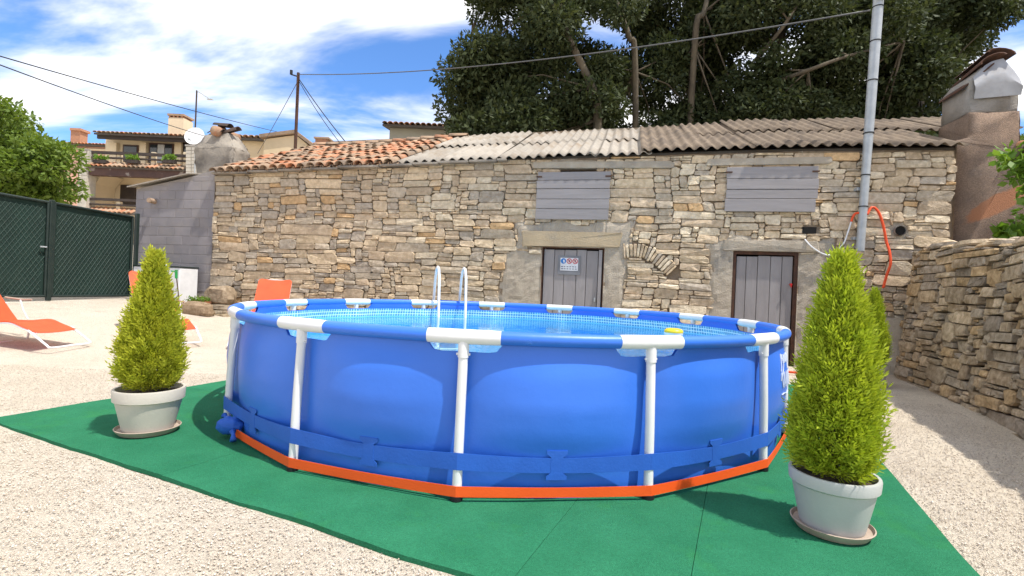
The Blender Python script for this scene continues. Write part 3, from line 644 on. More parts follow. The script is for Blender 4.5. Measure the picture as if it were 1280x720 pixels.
tilec = MX(MA('GREATER_THAN', v_.outputs[0], 0.52), (0.05, 0.24, 0.46), (0.09, 0.36, 0.58))
mos = MX(cell, (0.60, 0.78, 0.82), tilec)
col = MX(MA('GREATER_THAN', s_.outputs[2], 0.607), (0.20, 0.56, 0.82), mos); col = MX(MA('GREATER_THAN', s_.outputs[2], 0.70), col, (0.022, 0.125, 0.62))
t.links.new(col, b.inputs['Base Color']); M_INNER = m
wm = wall_mesh(0.016, 0.02, 0.705); wm.f = [tuple(reversed(f)) for f in wm.f]; wm.build('inner_liner', M_INNER, pool, smooth=True)
mb = MB(); mb.add([pol(2 * math.pi * i / 90, PR - 0.03, 0.02) for i in range(90)], [tuple(range(90))]); mb.build('pool_floor', M_INNER, pool)
for k in range(NL):
    t0_, t1_ = LEGT[k] + TH - 0.004, LEGT[k] + STEPA - TH + 0.004
    mb = MB(); mb.tube([pol(lerp(t0_, t1_, i / 12), PR, PZ) for i in range(13)], 0.0345, 14); mb.build('rim_sleeve', M_BLUE, pool, angle=0.6)
    mb = MB(); mb.tube([pol(LEGT[k] + lerp(-TH, TH, i / 6), PR, PZ) for i in range(7)], [0.0355] + [0.037] * 5 + [0.0355], 16)
    mb.tube([pol(LEGT[k], PR + 0.002, PZ), pol(LEGT[k], PR + 0.004, PZ - 0.10)], 0.0275, 14); tj = mb.build('tee_joint', M_WHITE, pool, angle=0.6)
    mb = MB(); b0 = Vector(pol(LEGT[k], PR + 0.0035, PZ - 0.085)); rd = Vector(pol(LEGT[k], 1, 0))
    for sg in (-1, 1): tt = Vector((math.cos(LEGT[k]), math.sin(LEGT[k]), 0)); mb.tube([b0 + tt * sg * 0.026, b0 + tt * sg * 0.034], 0.006, 8)
    mb.build('rivet', M_WHITE, tj)
    lg = MB(); lg.tube([pol(LEGT[k], PR + 0.003, PZ - 0.09), pol(LEGT[k], PR + 0.016, 0.40), pol(LEGT[k], PR + 0.027, 0.012)], 0.0238, 14); lg.build('leg', M_WHITE, pool, angle=0.6)
    mb = MB(); mb.tube([pol(LEGT[k], PR + 0.027, 0.0), pol(LEGT[k], PR + 0.027, 0.022)], 0.031, 14); mb.build('foot_cap', M_CABLE, pool, angle=0.6)
def band(name, r_leg, z0, z1, m, ks, sag=0.0, th=0.003, gap=None):
    mb = MB(); vs = []; fs = []; n = 0; sub = 8
    for k in ks:
        for s in range(sub):
            ta = T0 + k * STEPA; a = Vector(pol(ta, r_leg, 0)); c = Vector(pol(ta + STEPA, r_leg, 0)); f = s / sub; p = a.lerp(c, f); p = p + p.normalized() * 0.004 * math.sin(math.pi * f); q = p * (1 - th / p.length); dz = -sag * math.sin(math.pi * f)
            tw = 0.012 * math.sin(math.pi * f) * sag / 0.02 if sag else 0
            vs += [(p.x, p.y, z0 + dz), (p.x, p.y, z1 + dz - tw), (q.x, q.y, z1 + dz - tw), (q.x, q.y, z0 + dz)]; n += 1
    p = Vector(pol(T0 + (ks[-1] + 1) * STEPA, r_leg, 0)); q = p * (1 - th / p.length); vs += [(p.x, p.y, z0), (p.x, p.y, z1), (q.x, q.y, z1), (q.x, q.y, z0)]; n += 1
    for i in range(n - 1):
        for e in range(4): fs.append((i * 4 + e, i * 4 + 4 + e, i * 4 + 4 + (e + 1) % 4, i * 4 + (e + 1) % 4))
    mb.add(vs, fs); return mb.build(name, m, pool)
band('blue_band', PR + 0.0505, 0.150, 0.232, M_BAND, list(range(-3, 12)), 0.014)
ostrap = band('orange_strap', PR + 0.0535, 0.022, 0.073, M_ORANGE, list(range(-2, 12)), 0.004)
# band guides (I-shaped patches) welded to the liner at mid panel
for k in range(NL):
    tm = T0 + (k + 0.5) * STEPA; rr = (PR + 0.0505) * math.cos(STEPA / 2) + 0.0052; prof = [(-.052, .115), (.052, .115), (.052, .132), (.030, .15), (.030, .225), (.052, .243), (.052, .258), (-.052, .258), (-.052, .243), (-.030, .225), (-.030, .15), (-.052, .132)]
    vs = []; u_ = Vector((math.cos(tm), math.sin(tm), 0)); o_ = Vector(pol(tm, 1, 0))
    for dr in (0.0, -0.004): vs += [u_ * x + o_ * (rr + dr) + Vector((0, 0, z - 0.012)) for x, z in prof]
    n = len(prof); mb = MB(); mb.add(vs, [tuple(range(n)), tuple(range(2 * n - 1, n - 1, -1))] + [(i, i + n, (i + 1) % n + n, (i + 1) % n) for i in range(n)]); mb.build('band_guide', M_BAND, pool)
# knotted blue bag at the strap end
tb = T0 - 2 * STEPA + 0.085; bc = Vector(pol(tb, PR + 0.045, 0.085)); mb = MB(); vs = []; fs = []; nn, mm = 30, 20
for j in range(mm + 1):
    for i in range(nn):
        a = 2 * math.pi * i / nn; ph = math.pi * j / mm; d = Vector((math.sin(ph) * math.cos(a), math.sin(ph) * math.sin(a), math.cos(ph))); r = 1 + 0.16 * nz3(d.x * 2.2, d.y * 2.2, d.z * 2.2) - 0.16 * abs(nz3(d.x * 4, d.y * 4, d.z * 4)) - 0.08 * abs(nz3(d.x * 9, d.y * 9, d.z * 9))
        vs.append(bc + Vector((d.x * 0.085, d.y * 0.05, d.z * 0.058)) * r)
for j in range(mm):
    for i in range(nn): i2 = (i + 1) % nn; fs.append((j * nn + i, (j + 1) * nn + i, (j + 1) * nn + i2, j * nn + i2))
mb.add(vs, fs)
for s in (-1, 1):
    tt = Vector((math.cos(tb), math.sin(tb), 0)) * s; q = bc + tt * 0.075 + Vector((0, 0, -0.02 * s)); mb.tube([q, q + tt * 0.03 + Vector((0, 0, -0.012 * s)), q + tt * 0.055 + Vector((0, -0.01, -0.03 * s - 0.012))], [0.018, 0.011, 0.02], 8)
mb.build('strap_bag', M_BAND, pool, smooth=True, label='knotted blue cloth bag at the end of the orange strap')
# script mark on the panel that faces right
mb = MB(); tl = T0 + 2.33 * STEPA
def lw(u, z): tt = tl + u / PR; return pol(tt, wall_r(tt, z) + 0.004, z)
for line in ([(x * 0.33 / 24, 0.50 + 0.05 * math.sin(x * 1.55) * (1 if x % 4 else 1.4) + 0.012 * math.sin(x * 3.1)) for x in range(25)], [(0.05 + x * 0.26 / 20, 0.635 + 0.028 * math.sin(x * 1.7)) for x in range(21)], [(0.0, 0.56), (0.04, 0.67), (0.06, 0.60), (0.02, 0.52)], [(0.03 + x * 0.03, 0.405 + 0.006 * math.sin(x)) for x in range(10)]):
    mb.tube([lw(*p) for p in catmull(line, 3)], 0.0045, 5)
mb.build('logo', M_LOGO, pool)
# water
m = bpy.data.materials.new('pool_water'); m.use_nodes = True; t = m.node_tree; t.nodes.clear(); L = t.links.new
tr = N(t, 'ShaderNodeBsdfTransparent'); tr.inputs[0].default_value = (0.70, 0.92, 0.98, 1); gl = N(t, 'ShaderNodeBsdfGlossy'); gl.inputs['Roughness'].default_value = 0.03
fr = N(t, 'ShaderNodeFresnel'); fr.inputs[0].default_value = 1.33; ms = N(t, 'ShaderNodeMixShader'); tx = N(t, 'ShaderNodeTexCoord'); mpw = N(t, 'ShaderNodeMapping'); mpw.inputs['Scale'].default_value = (1, 1, 1)
L(tx.outputs['Object'], mpw.inputs[0]); nw = N(t, 'ShaderNodeTexNoise'); setin(nw, Scale=5.5, Detail=3.0, Roughness=0.5, Distortion=0.4); L(mpw.outputs[0], nw.inputs['Vector'])
bp = N(t, 'ShaderNodeBump'); bp.inputs['Strength'].default_value = 0.10; bp.inputs['Distance'].default_value = 0.05; L(nw.outputs[0], bp.inputs['Height']); L(bp.outputs[0], gl.inputs['Normal']); L(bp.outputs[0], fr.inputs['Normal'])
L(fr.outputs[0], ms.inputs[0]); L(tr.outputs[0], ms.inputs[1]); L(gl.outputs[0], ms.inputs[2]); o_ = N(t, 'ShaderNodeOutputMaterial'); L(ms.outputs[0], o_.inputs[0])
mb = MB(); mb.add([pol(2 * math.pi * i / 120, PR - 0.045, 0) for i in range(120)], [tuple(range(120))]); wo_ = mb.build('water', m, kind='structure'); wo_.location = PC + Vector((0, 0, 0.612))

# ladder over the far rim
TL = math.pi + 0.375
lad = empty('pool_ladder', PC + Vector(pol(TL, PR, 0.012)), TL, label='white tubular pool ladder standing over the far rim of the pool', cat='ladder')
for sx in (-0.185, 0.185):   # local -y is outward (behind the pool), +y towards the water
    pth = [(sx, 0.21, -0.0 + 0.06), (sx, 0.115, 1.14)] + [(sx, 0.09 * math.cos(a), 1.17 + 0.10 * math.sin(a)) for a in np.linspace(0.2, math.pi - 0.2, 9)] + [(sx, -0.115, 1.14), (sx, -0.30, 0.01)]
    mb = MB(); mb.tube(pth, 0.0185, 12); mb.build('rail', M_WHITEM, lad, angle=0.8)
for i, z in enumerate((0.18, 0.38, 0.58)):
    mb = MB(); yi = lerp(0.21, 0.115, (z - 0.06) / 1.08); yo = lerp(-0.30, -0.115, z / 1.14)
    mb.box((-0.167, yi - 0.03, z - 0.012), (0.167, yi + 0.03, z + 0.012), 0.006); mb.build('step', M_WHITEM, lad)
    mb = MB(); mb.box((-0.167, yo - 0.03, z - 0.012), (0.167, yo + 0.03, z + 0.012), 0.006); mb.build('step', M_WHITEM, lad)
# floater
d = ray(842, 417); tt = (0.624 - CAM_H) / d.z; fp = Vector((0, 0, CAM_H)) + d * tt
fl = empty('chlorine_floater', (fp.x, fp.y, 0.612), label='round yellow chlorine dispenser floating on the pool water', cat='pool floater')
mb = MB(); mb.lathe([(0.0, -0.10), (0.05, -0.10), (0.055, -0.03), (0.085, -0.025), (0.096, 0.0), (0.098, 0.022)], 28); mb.build('float_base', M_WHITEM, fl, angle=0.7)
mb = MB(); mb.lathe([(0.098, 0.023), (0.1, 0.035), (0.095, 0.05), (0.075, 0.064), (0.045, 0.070), (0.0, 0.070)], 28); mb.build('float_cap', M_YEL, fl, angle=0.7)

# ------------------------------------------------------------------ potted conifers
def sprays(n, H_, Rm, rng, prof, blades=7, bl=0.034, bw=0.0085, sl_=0.10):
    z = rng.beta(1.05, 1.35, n); az = rng.uniform(0, 2 * np.pi, n)
    lump = 1 + 0.08 * np.sin(az * 3 + z * 9) + 0.10 * np.sin(az * 5 - z * 31 + 1.3) + 0.07 * np.sin(az * 9 + z * 47 + 2.1)
    rad = prof(z) * Rm * lump * np.sqrt(rng.uniform(0.30, 1.0, n)); out = np.stack([np.cos(az), np.sin(az), np.zeros(n)], 1)
    base = out * rad[:, None]; base[:, 2] = z * H_
    upw = 0.75 + 1.1 * z[:, None]
    ax = out * rng.uniform(0.5, 1.0, (n, 1)) + np.array([0, 0, 1.0]) * upw + rng.normal(0, 0.25, (n, 3)); ax /= np.linalg.norm(ax, axis=1, keepdims=True)
    sd = np.cross(ax, rng.normal(0, 1, (n, 3)) + out * 0.0); sd /= np.linalg.norm(sd, axis=1, keepdims=True)
    ln = sl_ * rng.uniform(0.6, 1.25, n)
    Vs = []
    for k in range(blades):
        f = (k + 0.3) / blades; s = (-1) ** k; last = k == blades - 1
        p0 = base + ax * (ln * f * 0.8)[:, None]; di = ax * (1.0 if last else 0.82) + (0 if last else 1) * sd * s * 0.62 + rng.normal(0, 0.12, (n, 3)); di /= np.linalg.norm(di, axis=1, keepdims=True)
        wv = np.cross(di, np.cross(ax, sd) + rng.normal(0, 0.35, (n, 3))); wv /= np.linalg.norm(wv, axis=1, keepdims=True)
        l_ = bl * rng.uniform(0.7, 1.35, (n, 1)) * (1.15 - 0.35 * f); Vs.append(np.stack([p0, p0 + di * l_ * 0.5 + wv * bw * 0.5, p0 + di * l_, p0 + di * l_ * 0.5 - wv * bw * 0.5], 1))
    Vv = np.concatenate(Vs, 0).reshape(-1, 3); Qq = np.arange(len(Vv)).reshape(-1, 4); return Vv, Qq
def conifer(loc, pot, label, seed, n=3600, m=M_CYP):
    rng = np.random.default_rng(seed); e = empty('potted_conifer', loc, R.uniform(0, 3), label=label, cat='potted plant', group='potted conifers by the pool')
    rb, rt, ph, lip, H_, Rm, prof, pm = pot
    b = MB(); b.lathe([(0.0, 0.022), (rb, 0.022), (lerp(rb, rt, 0.05), 0.03), (lerp(rb, rt, 0.94), ph - lip - 0.004), (rt * 1.055, ph - lip + 0.004), (rt * 1.075, ph - 0.008), (rt * 1.06, ph), (rt * 0.985, ph), (rt * 0.97, ph - 0.01), (rt * 0.94, ph - 0.04)], 44); b.build('pot', pm, e, angle=0.5)
    b = MB(); b.lathe([(0, 0.0), (rb * 1.12, 0.0), (rb * 1.27, 0.026), (rb * 1.30, 0.034), (rb * 1.26, 0.036), (rb * 1.2, 0.020), (0, 0.018)], 40); b.build('saucer', M_SAUCER, e, angle=0.6)
    b = MB(); b.lathe([(rt * 0.955, ph - 0.036), (rt * 0.6, ph - 0.024), (0, ph - 0.02)], 30); b.build('potting_soil', M_EARTH, e, smooth=True)
    b = MB(); b.tube([(0, 0, ph - 0.05), (0.01, 0, ph + H_ * 0.35), (0, 0.005, ph + H_ * 0.9)], [0.02, 0.012, 0.003], 8)
    for i in range(90):
        z = ph + 0.03 + (i / 90) ** 1.2 * H_ * 0.86; a = i * 2.4; q = float(prof(np.array([(z - ph) / H_]))[0]) * Rm * 0.72; b.tube([(0, 0, z - 0.02), (math.cos(a) * q * 0.5, math.sin(a) * q * 0.5, z + q * 0.3), (math.cos(a) * q, math.sin(a) * q, z + q * 0.85)], [0.006, 0.004, 0.002], 4)
    b.build('trunk', M_TWIG, e)
    Vv, Qq = sprays(n, H_, Rm, rng, prof); Vv[:, 2] += ph - 0.015
    link('foliage', fast_mesh('foliage', Vv, Qq), m, e)
pl = lambda z: np.interp(z, [0, 0.06, 0.18, 0.32, 0.5, 0.68, 0.82, 0.92, 1.0], [0.62, 0.86, 1.03, 0.98, 0.76, 0.47, 0.24, 0.11, 0.02])
pr_ = lambda z: np.interp(z, [0, 0.06, 0.16, 0.30, 0.45, 0.62, 0.78, 0.90, 1.0], [0.66, 0.88, 1.0, 0.93, 0.80, 0.62, 0.40, 0.18, 0.02])
conifer((-2.33, 3.247, 0.012), (0.140, 0.185, 0.285, 0.075, 0.855, 0.148, pl, M_POT), 'broad teardrop golden conifer in a beige pot with a brown saucer', 3, 4200, M_CYP)
conifer((1.494, 2.262, 0.012), (0.128, 0.168, 0.262, 0.055, 0.955, 0.146, pr_, M_POT2), 'tall columnar yellow-green conifer in a pale grey pot on the carpet', 5, 5200, M_CYP2)
q = at(1094, 360, 6.35); conifer((q.x, q.y, 0.0), (0.13, 0.17, 0.27, 0.06, 0.92, 0.14, pr_, M_POT), 'conifer in the corner between the stone house and the dry stone wall', 9, 3000, M_CYP2)

# ------------------------------------------------------------------ sun loungers
def lounger(loc, rz, label):
    e = empty('sun_lounger', loc, rz, label=label, cat='sun lounger', group='orange sun loungers')
    hw = 0.265; seatp = [(0.0, 0.27), (0.20, 0.275), (0.45, 0.30), (0.62, 0.245), (0.80, 0.185)]; backp = [(0.0, 0.27), (-0.14, 0.44), (-0.32, 0.68), (-0.50, 0.93), (-0.54, 0.98)]
    def sling(name, prof):
        b = MB(); vs = []; n = 10; pp = catmull(prof, 4)
        for k in (0.006, -0.0):
            for x, z in pp:
                q_ = 1.0 - 0.16 * sm(0.94, 0.985, z) ** 2
                for i in range(n + 1): f = i / n * 2 - 1; vs.append((x, f * hw * q_, z + k - 0.016 * (1 - f * f)))
        m_, o = n + 1, len(pp) * (n + 1); fs = []
        for j in range(len(pp) - 1):
            for i in range(n): a = j * m_ + i; fs += [(a, a + m_, a + m_ + 1, a + 1), (o + a, o + a + 1, o + a + m_ + 1, o + a + m_)]
        b.add(vs, fs); b.build(name, M_SLING, e, smooth=True)
    sling('seat_sling', seatp); sling('back_sling', backp)
    for s in (-1, 1):
        y = s * (hw + 0.004); yr = s * (hw - 0.012)
        b = MB(); b.tube([(x - 0.012, yr, z - 0.008) for x, z in catmull(backp[:4], 3)], 0.0115, 8); b.build('back_rail', M_WHITEM, e)
        b = MB(); b.tube([(x, yr, z - 0.012) for x, z in catmull(seatp, 3)], 0.0115, 8); b.build('seat_rail', M_WHITEM, e)
        b = MB(); b.tube([(-0.22, y + s * 0.03, 0.56), (0.02, y + s * 0.035, 0.54), (0.14, y + s * 0.035, 0.545)], 0.012, 8); b.build('armrest', M_SAUCER, e)
        b = MB(); b.tube([(0.0, y + s * 0.02, 0.535), (0.05, y + s * 0.018, 0.40), (0.12, y + s * 0.016, 0.285)], 0.009, 6); b.build('arm_strut', M_WHITEM, e)
    b = MB(); b.tube([(-0.512, -hw + 0.012, 0.92), (-0.553, -hw * 0.88, 0.965), (-0.556, 0, 0.968), (-0.553, hw * 0.88, 0.965), (-0.512, hw - 0.012, 0.92)], 0.0115, 8); b.build('head_bar', M_WHITEM, e)
    def uleg(x0, z0, x1, name):
        y = hw + 0.016; b = MB(); b.tube(catmull([(x0, -y, z0), (lerp(x0, x1, .5), -y, z0 * 0.56), (x1 - 0.03 * (1 if x1 > x0 else -1), -y, 0.045), (x1, -y * 0.90, 0.014), (x1, 0, 0.0135), (x1, y * 0.90, 0.014), (x1 - 0.03 * (1 if x1 > x0 else -1), y, 0.045), (lerp(x0, x1, .5), y, z0 * 0.56), (x0, y, z0)], 3), 0.0125, 8); b.build(name, M_WHITEM, e)
    uleg(0.72, 0.212, 0.99, 'leg'); uleg(0.20, 0.262, 0.10, 'leg'); uleg(-0.18, 0.49, -0.46, 'leg')
def gz(x, y): return ground_z(x, y)
lounger((-6.47, 6.27, gz(-6.2, 6.27) - 0.012), -0.04, 'orange sling sun lounger lying open on the gravel in front of the green gate')
lounger((-5.31, 7.5, gz(-5.2, 7.3) - 0.012), -0.70, 'orange sling sun lounger behind the beige-potted conifer')
lounger((-3.95, 8.08, gz(-3.9, 8.0) - 0.012), -1.33, 'orange sling sun lounger between the pool and the stone house wall')

# ------------------------------------------------------------------ grey block extension
XB0 = hpx(168, 300)[0]
shed = empty('block_shed', H0, -ANG, label='grey concrete block lean-to beside the left end of the stone house', cat='shed')
def bz_top(x): return interp(x, [(XB0, hpx(168, 236)[1]), (-0.62, hpx(240, 221)[1]), (0.02, hpx(270, 212)[1])])
BH, BW = 0.192, 0.42
mb = MB(); vz = [(XB0, 0.1), (-0.005, 0.1), (-0.005, bz_top(-0.005)), (-0.62, bz_top(-0.62)), (XB0, bz_top(XB0))]; mb.prism(vz, 0.0, 2.6); mb.build('shed_core', M_BLOCKM, shed)
z = 0.50; row = 0
while z < 3.3:
    x = XB0 - (BW * 0.5 if row % 2 else 0)
    while x < -0.02:
        a, b_ = max(x, XB0), min(x + BW, -0.01)
        zt = min(z + BH - 0.008, bz_top(a) - 0.01, bz_top(b_) - 0.01)
        if b_ - a > 0.05 and zt - z > 0.03 and not (z < 0.6 and a > -1.0):
            mb = MB(); mb.box((a + 0.004, -0.006 + R.uniform(-0.002, 0.002), z), (b_ - 0.004, 0.05, zt), 0.005); mb.build('block', M_BLOCK, shed)
        x += BW
    z += BH; row += 1
# sheet roof edge
mb = MB(); a = (XB0 - 0.12, bz_top(XB0) + 0.01); c = (-0.55, bz_top(-0.55) + 0.02); mb.hexa([(a[0], -0.12, a[1]), (c[0], -0.12, c[1]), (c[0], 2.7, c[1] + 0.5), (a[0], 2.7, a[1] + 0.5), (a[0], -0.12, a[1] + 0.025), (c[0], -0.12, c[1] + 0.025), (c[0], 2.7, c[1] + 0.525), (a[0], 2.7, a[1] + 0.525)]); mb.build('sheet_roof', M_FIBRO, shed)
pp = hpx(194, 252); mb = MB(); mb.tube([(pp[0], 0.0, pp[1]), (pp[0] + 0.03, -0.17, pp[1])], [0.052, 0.052], 14, caps=True); mb.tube([(pp[0] + 0.03, -0.172, pp[1]), (pp[0] + 0.03, -0.174, pp[1])], 0.041, 14); mb.build('clay_pipe', M_TERRA2, shed)
# rubble footing of the lean-to
rf = random.Random(5); ST = []
for (x0, z0, x1, z1) in pack(1.35, 0.42, 0.05, 0.05, rf, [1, 3, 3, 1], (1.2, 2.6), lambda x, z: False):
    P = stone_poly(x0 - 1.36, z0 + 0.2, x1 - 1.36, z1 + 0.2, rf, 0.008, lambda x, z: (x, z)); v_, f_, c_ = stone_verts(P, rf, rf.uniform(0.03, 0.09), 0.02); ST.append((v_, f_, c_, tuple(v * 0.72 for v in stone_col(rf, 1, 1))))
lay_stones(shed, ST, M_STONE, 60, area)

# old rendered chimney above the lean-to
och = empty('old_chimney', H0, -ANG, label='squat weathered rendered chimney with clay tile cap beside the lean-to', cat='chimney')
P = [hpx(*p, 0.5) for p in ((246, 226), (306, 222), (306, 184), (297, 171), (275, 162), (258, 166), (247, 176))]
bl_, br_, tl2, tr2 = P[0], hpx(294, 222, 0.5), hpx(253, 167, 0.5), hpx(282, 165, 0.5); mr_ = hpx(294, 184, 0.5); ml_ = hpx(247, 186, 0.5)
mb = MB(); mb.hexa([(bl_[0], 0.45, bl_[1] - 0.02), (br_[0], 0.45, bl_[1] - 0.02), (br_[0], 0.95, bl_[1] - 0.02), (bl_[0], 0.95, bl_[1] - 0.02), (ml_[0], 0.45, ml_[1]), (mr_[0], 0.45, ml_[1]), (mr_[0], 0.95, ml_[1]), (ml_[0], 0.95, ml_[1])])
mb.f = [f for k, f in enumerate(mb.f) if k != 1]; o8 = 4
mb.add([(tl2[0], 0.55, tl2[1]), (tr2[0], 0.55, tr2[1]), (tr2[0], 0.90, tr2[1]), (tl2[0], 0.90, tl2[1])], [(0, 1, 2, 3)]); mb.f += [(4 + i, 4 + (i + 1) % 4, 8 + (i + 1) % 4, 8 + i) for i in range(4)]
roughen(mb.build('stack', M_ROUGHC, och), 0.05, 0.035, 4.5)
mb = MB(); mb.box((bl_[0] + 0.02, 0.5, 2.2), (br_[0] - 0.02, 0.92, bl_[1] + 0.1)); mb.build('stack_base', M_ROUGHC, och)
for (px_, py_, rz_, ry_) in ((262, 160, 1.3, 0.25), (272, 158, 1.5, 0.0), (284, 162, 1.6, -0.25), (270, 166, 1.2, 0.1)):
    a = hpx(px_, py_, 0.6); o = bpy.data.objects.new('cap_tile', TMD); C.objects.link(o); o.parent = och; o.location = (a[0] + 0.30, 0.50 + R.uniform(0, 0.2), a[1] - 0.02); o.rotation_euler = (R.uniform(-.2, .2), ry_, rz_)
for (px_, py_) in ((268, 163),):
    a = hpx(px_, py_, 0.5); mb = MB(); mb.tube([(a[0] + 0.05, 0.44, a[1] - 0.02), (a[0] + 0.05, 1.1, a[1] + 0.0)], 0.11, 10); mb.build('cap_clay', M_TERRA, och, smooth=True)

# ------------------------------------------------------------------ dry stone wall
DP0 = Vector((5.74, 7.50, 0)); DDX = Vector((-0.393, -0.919, 0)).normalized(); DAN = math.atan2(DDX.y, DDX.x); DL = 6.4
dry = empty('dry_stone_wall', DP0, DAN, label='dry stone retaining wall of stacked brown limestone slabs on the gravel', cat='wall')
def dtop(s): return interp(s, [(0, 1.88), (1.2, 1.82), (2.6, 1.72), (4, 1.62), (6.4, 1.50)])
def dyo(x, z): return 0.10 * z + 0.10 * math.sin(x * 0.8) * sm(0, 1.5, x) + 0.10 * sm(0.5, 0, x)
rd_ = random.Random(33); ST = []
DPAL = [(0.50, 0.395, 0.265), (0.46, 0.37, 0.265), (0.40, 0.345, 0.27), (0.54, 0.445, 0.32), (0.50, 0.37, 0.22), (0.36, 0.31, 0.25), (0.44, 0.36, 0.26)]
def dwarp(x, z): return x + 0.03 * nz3(x * 1.5, z * 1.5, 4), z + 0.05 * nz3(x * 0.7, z * 0.9, 6) + 0.02 * nz3(x * 2.4, z * 2.4, 1)
for (x0, z0, x1, z1) in pack(DL, 2.05, 0.04, 0.036, rd_, [3, 7, 4.5, 2.2, 0.9, 0.3], (1.8, 5.6), lambda x, z: z - 0.1 > dtop(x) - 0.06):
    P = stone_poly(x0, z0 - 0.1, x1, z1 - 0.1, rd_, 0.006, dwarp, (0.10, 0.38)); v_, f_, c_ = stone_verts(P, rd_, rd_.uniform(0.02, 0.085), 0.12, 0.012, dyo, 0.012)
    k = rd_.uniform(0.8, 1.2); ST.append((v_, f_, c_, tuple(v * k for v in rd_.choice(DPAL))))
lay_stones(dry, ST, M_DRY, 270, lambda s: area(s) * (1 if s[2][0] < 4.6 else 0.1) * (0.55 + 0.15 * s[2][0]))
mb = MB(); vs = []; fs = []
for i in range(33):
    s = DL * i / 32
    for z in np.linspace(-0.2, dtop(s) - 0.08, 8): vs.append((s, 0.075 + dyo(s, z), z))
    vs.append((s, 0.6, dtop(s) - 0.08)); vs.append((s, 0.6, -0.2))
for i in range(32):
    for k in range(9): fs.append((i * 10 + k, i * 10 + 10 + k, i * 10 + 11 + k, i * 10 + k + 1))
fs += [tuple(range(10)), tuple(range(329, 319, -1))]
mb.add(vs, fs); mb.build('wall_core', M_EARTH, dry)
s = -0.05
while s < DL - 0.2:      # capping slabs
    ln = rd_.uniform(0.22, 0.55); th = rd_.uniform(0.035, 0.08); dd = rd_.uniform(0.28, 0.42); z = dtop(s + ln / 2) - 0.05
    n = 9; pts = []
    for i in range(n): a = 2 * math.pi * i / n + rd_.uniform(-.2, .2); pts.append((ln / 2 * math.cos(a) * rd_.uniform(.82, 1.1), dd / 2 * math.sin(a) * rd_.uniform(.82, 1.1)))
    k = rd_.uniform(0.85, 1.25); cc = tuple(v * k for v in rd_.choice(DPAL)); tl_ = rd_.uniform(-0.10, 0.10); b = MB()
    b.add([(x * q, y * q, zz + x * tl_) for (zz, q) in ((0, 0.9), (th * 0.35, 1.0), (th, 0.86)) for x, y in pts], [tuple(range(n - 1, -1, -1)), tuple(range(2 * n, 3 * n))] + [(r * n + i, r * n + (i + 1) % n, (r + 1) * n + (i + 1) % n, (r + 1) * n + i) for r in (0, 1) for i in range(n)], cc)
    o = b.build('cap_stone', M_DRY, dry); o.location = (s + ln / 2, 0.13 + dyo(s, 1.7) + rd_.uniform(-0.05, 0.06), z - 0.01 + rd_.uniform(0, 0.02)); o.rotation_euler = (rd_.uniform(-.08, .08), 0, rd_.uniform(-.25, .25)); s += ln * rd_.uniform(0.8, 1.0)
for i in range(34):     # loose small stones on top
    s = rd_.uniform(0.0, 3.4); b = MB(); n = 7; r0_ = rd_.uniform(0.03, 0.085); th = r0_ * rd_.uniform(0.35, 0.8); k = rd_.uniform(1.0, 1.7); cc = tuple(v * k for v in rd_.choice(DPAL)); pts = [(r0_ * 1.4 * math.cos(6.283 * q / n) * rd_.uniform(.75, 1.15), r0_ * math.sin(6.283 * q / n) * rd_.uniform(.75, 1.15)) for q in range(n)]
    b.add([(x * q, y * q, zz) for (zz, q) in ((0, 0.85), (th * 0.4, 1.0), (th, 0.7)) for x, y in pts], [tuple(range(n - 1, -1, -1)), tuple(range(2 * n, 3 * n))] + [(r * n + i_, r * n + (i_ + 1) % n, (r + 1) * n + (i_ + 1) % n, (r + 1) * n + i_) for r in (0, 1) for i_ in range(n)], cc)
    o = b.build('loose_stone', M_DRY, dry); o.location = (s, rd_.uniform(0.22, 0.5) + 0.15, dtop(s) - 0.02 + rd_.uniform(0, 0.05)); o.rotation_euler = (rd_.uniform(-.3, .3), rd_.uniform(-.3, .3), rd_.uniform(0, 3))
# rendered strip in the inner corner
mb = MB(); vs = []; fs = []
for j in range(12):
    z = -0.1 + j * 0.085; wv = 0.05 + 0.05 * nz3(z * 3, 1) + (0.05 if j < 4 else 0) - 0.05 * sm(6, 11, j)
    vs += [(-0.15, -0.13, z), (wv * 0.6 - 0.05, -0.13 + 0.02 * nz3(z * 4, 2), z), (wv, -0.04, z), (wv, 0.3, z)]
for j in range(11):
    for k in range(3): fs.append((j * 4 + k, j * 4 + k + 1, j * 4 + 5 + k, j * 4 + 4 + k))
mb.add(vs, fs); mb.build('render_strip', M_RENDER, dry, smooth=True)
# terrace behind the wall
tq = [DP0 + DDX * s + Vector((-DDX.y, DDX.x, 0)) * 0.5 for s in (-0.2, DL)]
mb = MB(); a, c = tq; far = Vector((40, -30, 0)); mb.add([(a.x, a.y, 1.74), (c.x, c.y, 1.42), (30, -6, 1.5), (30, 30, 2.6), (8.5, 12.5, 2.2), (H0 + HX * HL).to_tuple()[:2] + (1.8,), (a.x, a.y, -0.3), (c.x, c.y, -0.3)], [(0, 1, 2, 3, 4, 5), (0, 6, 7, 1)])
mb.build('terrace', M_EARTH, kind='structure')

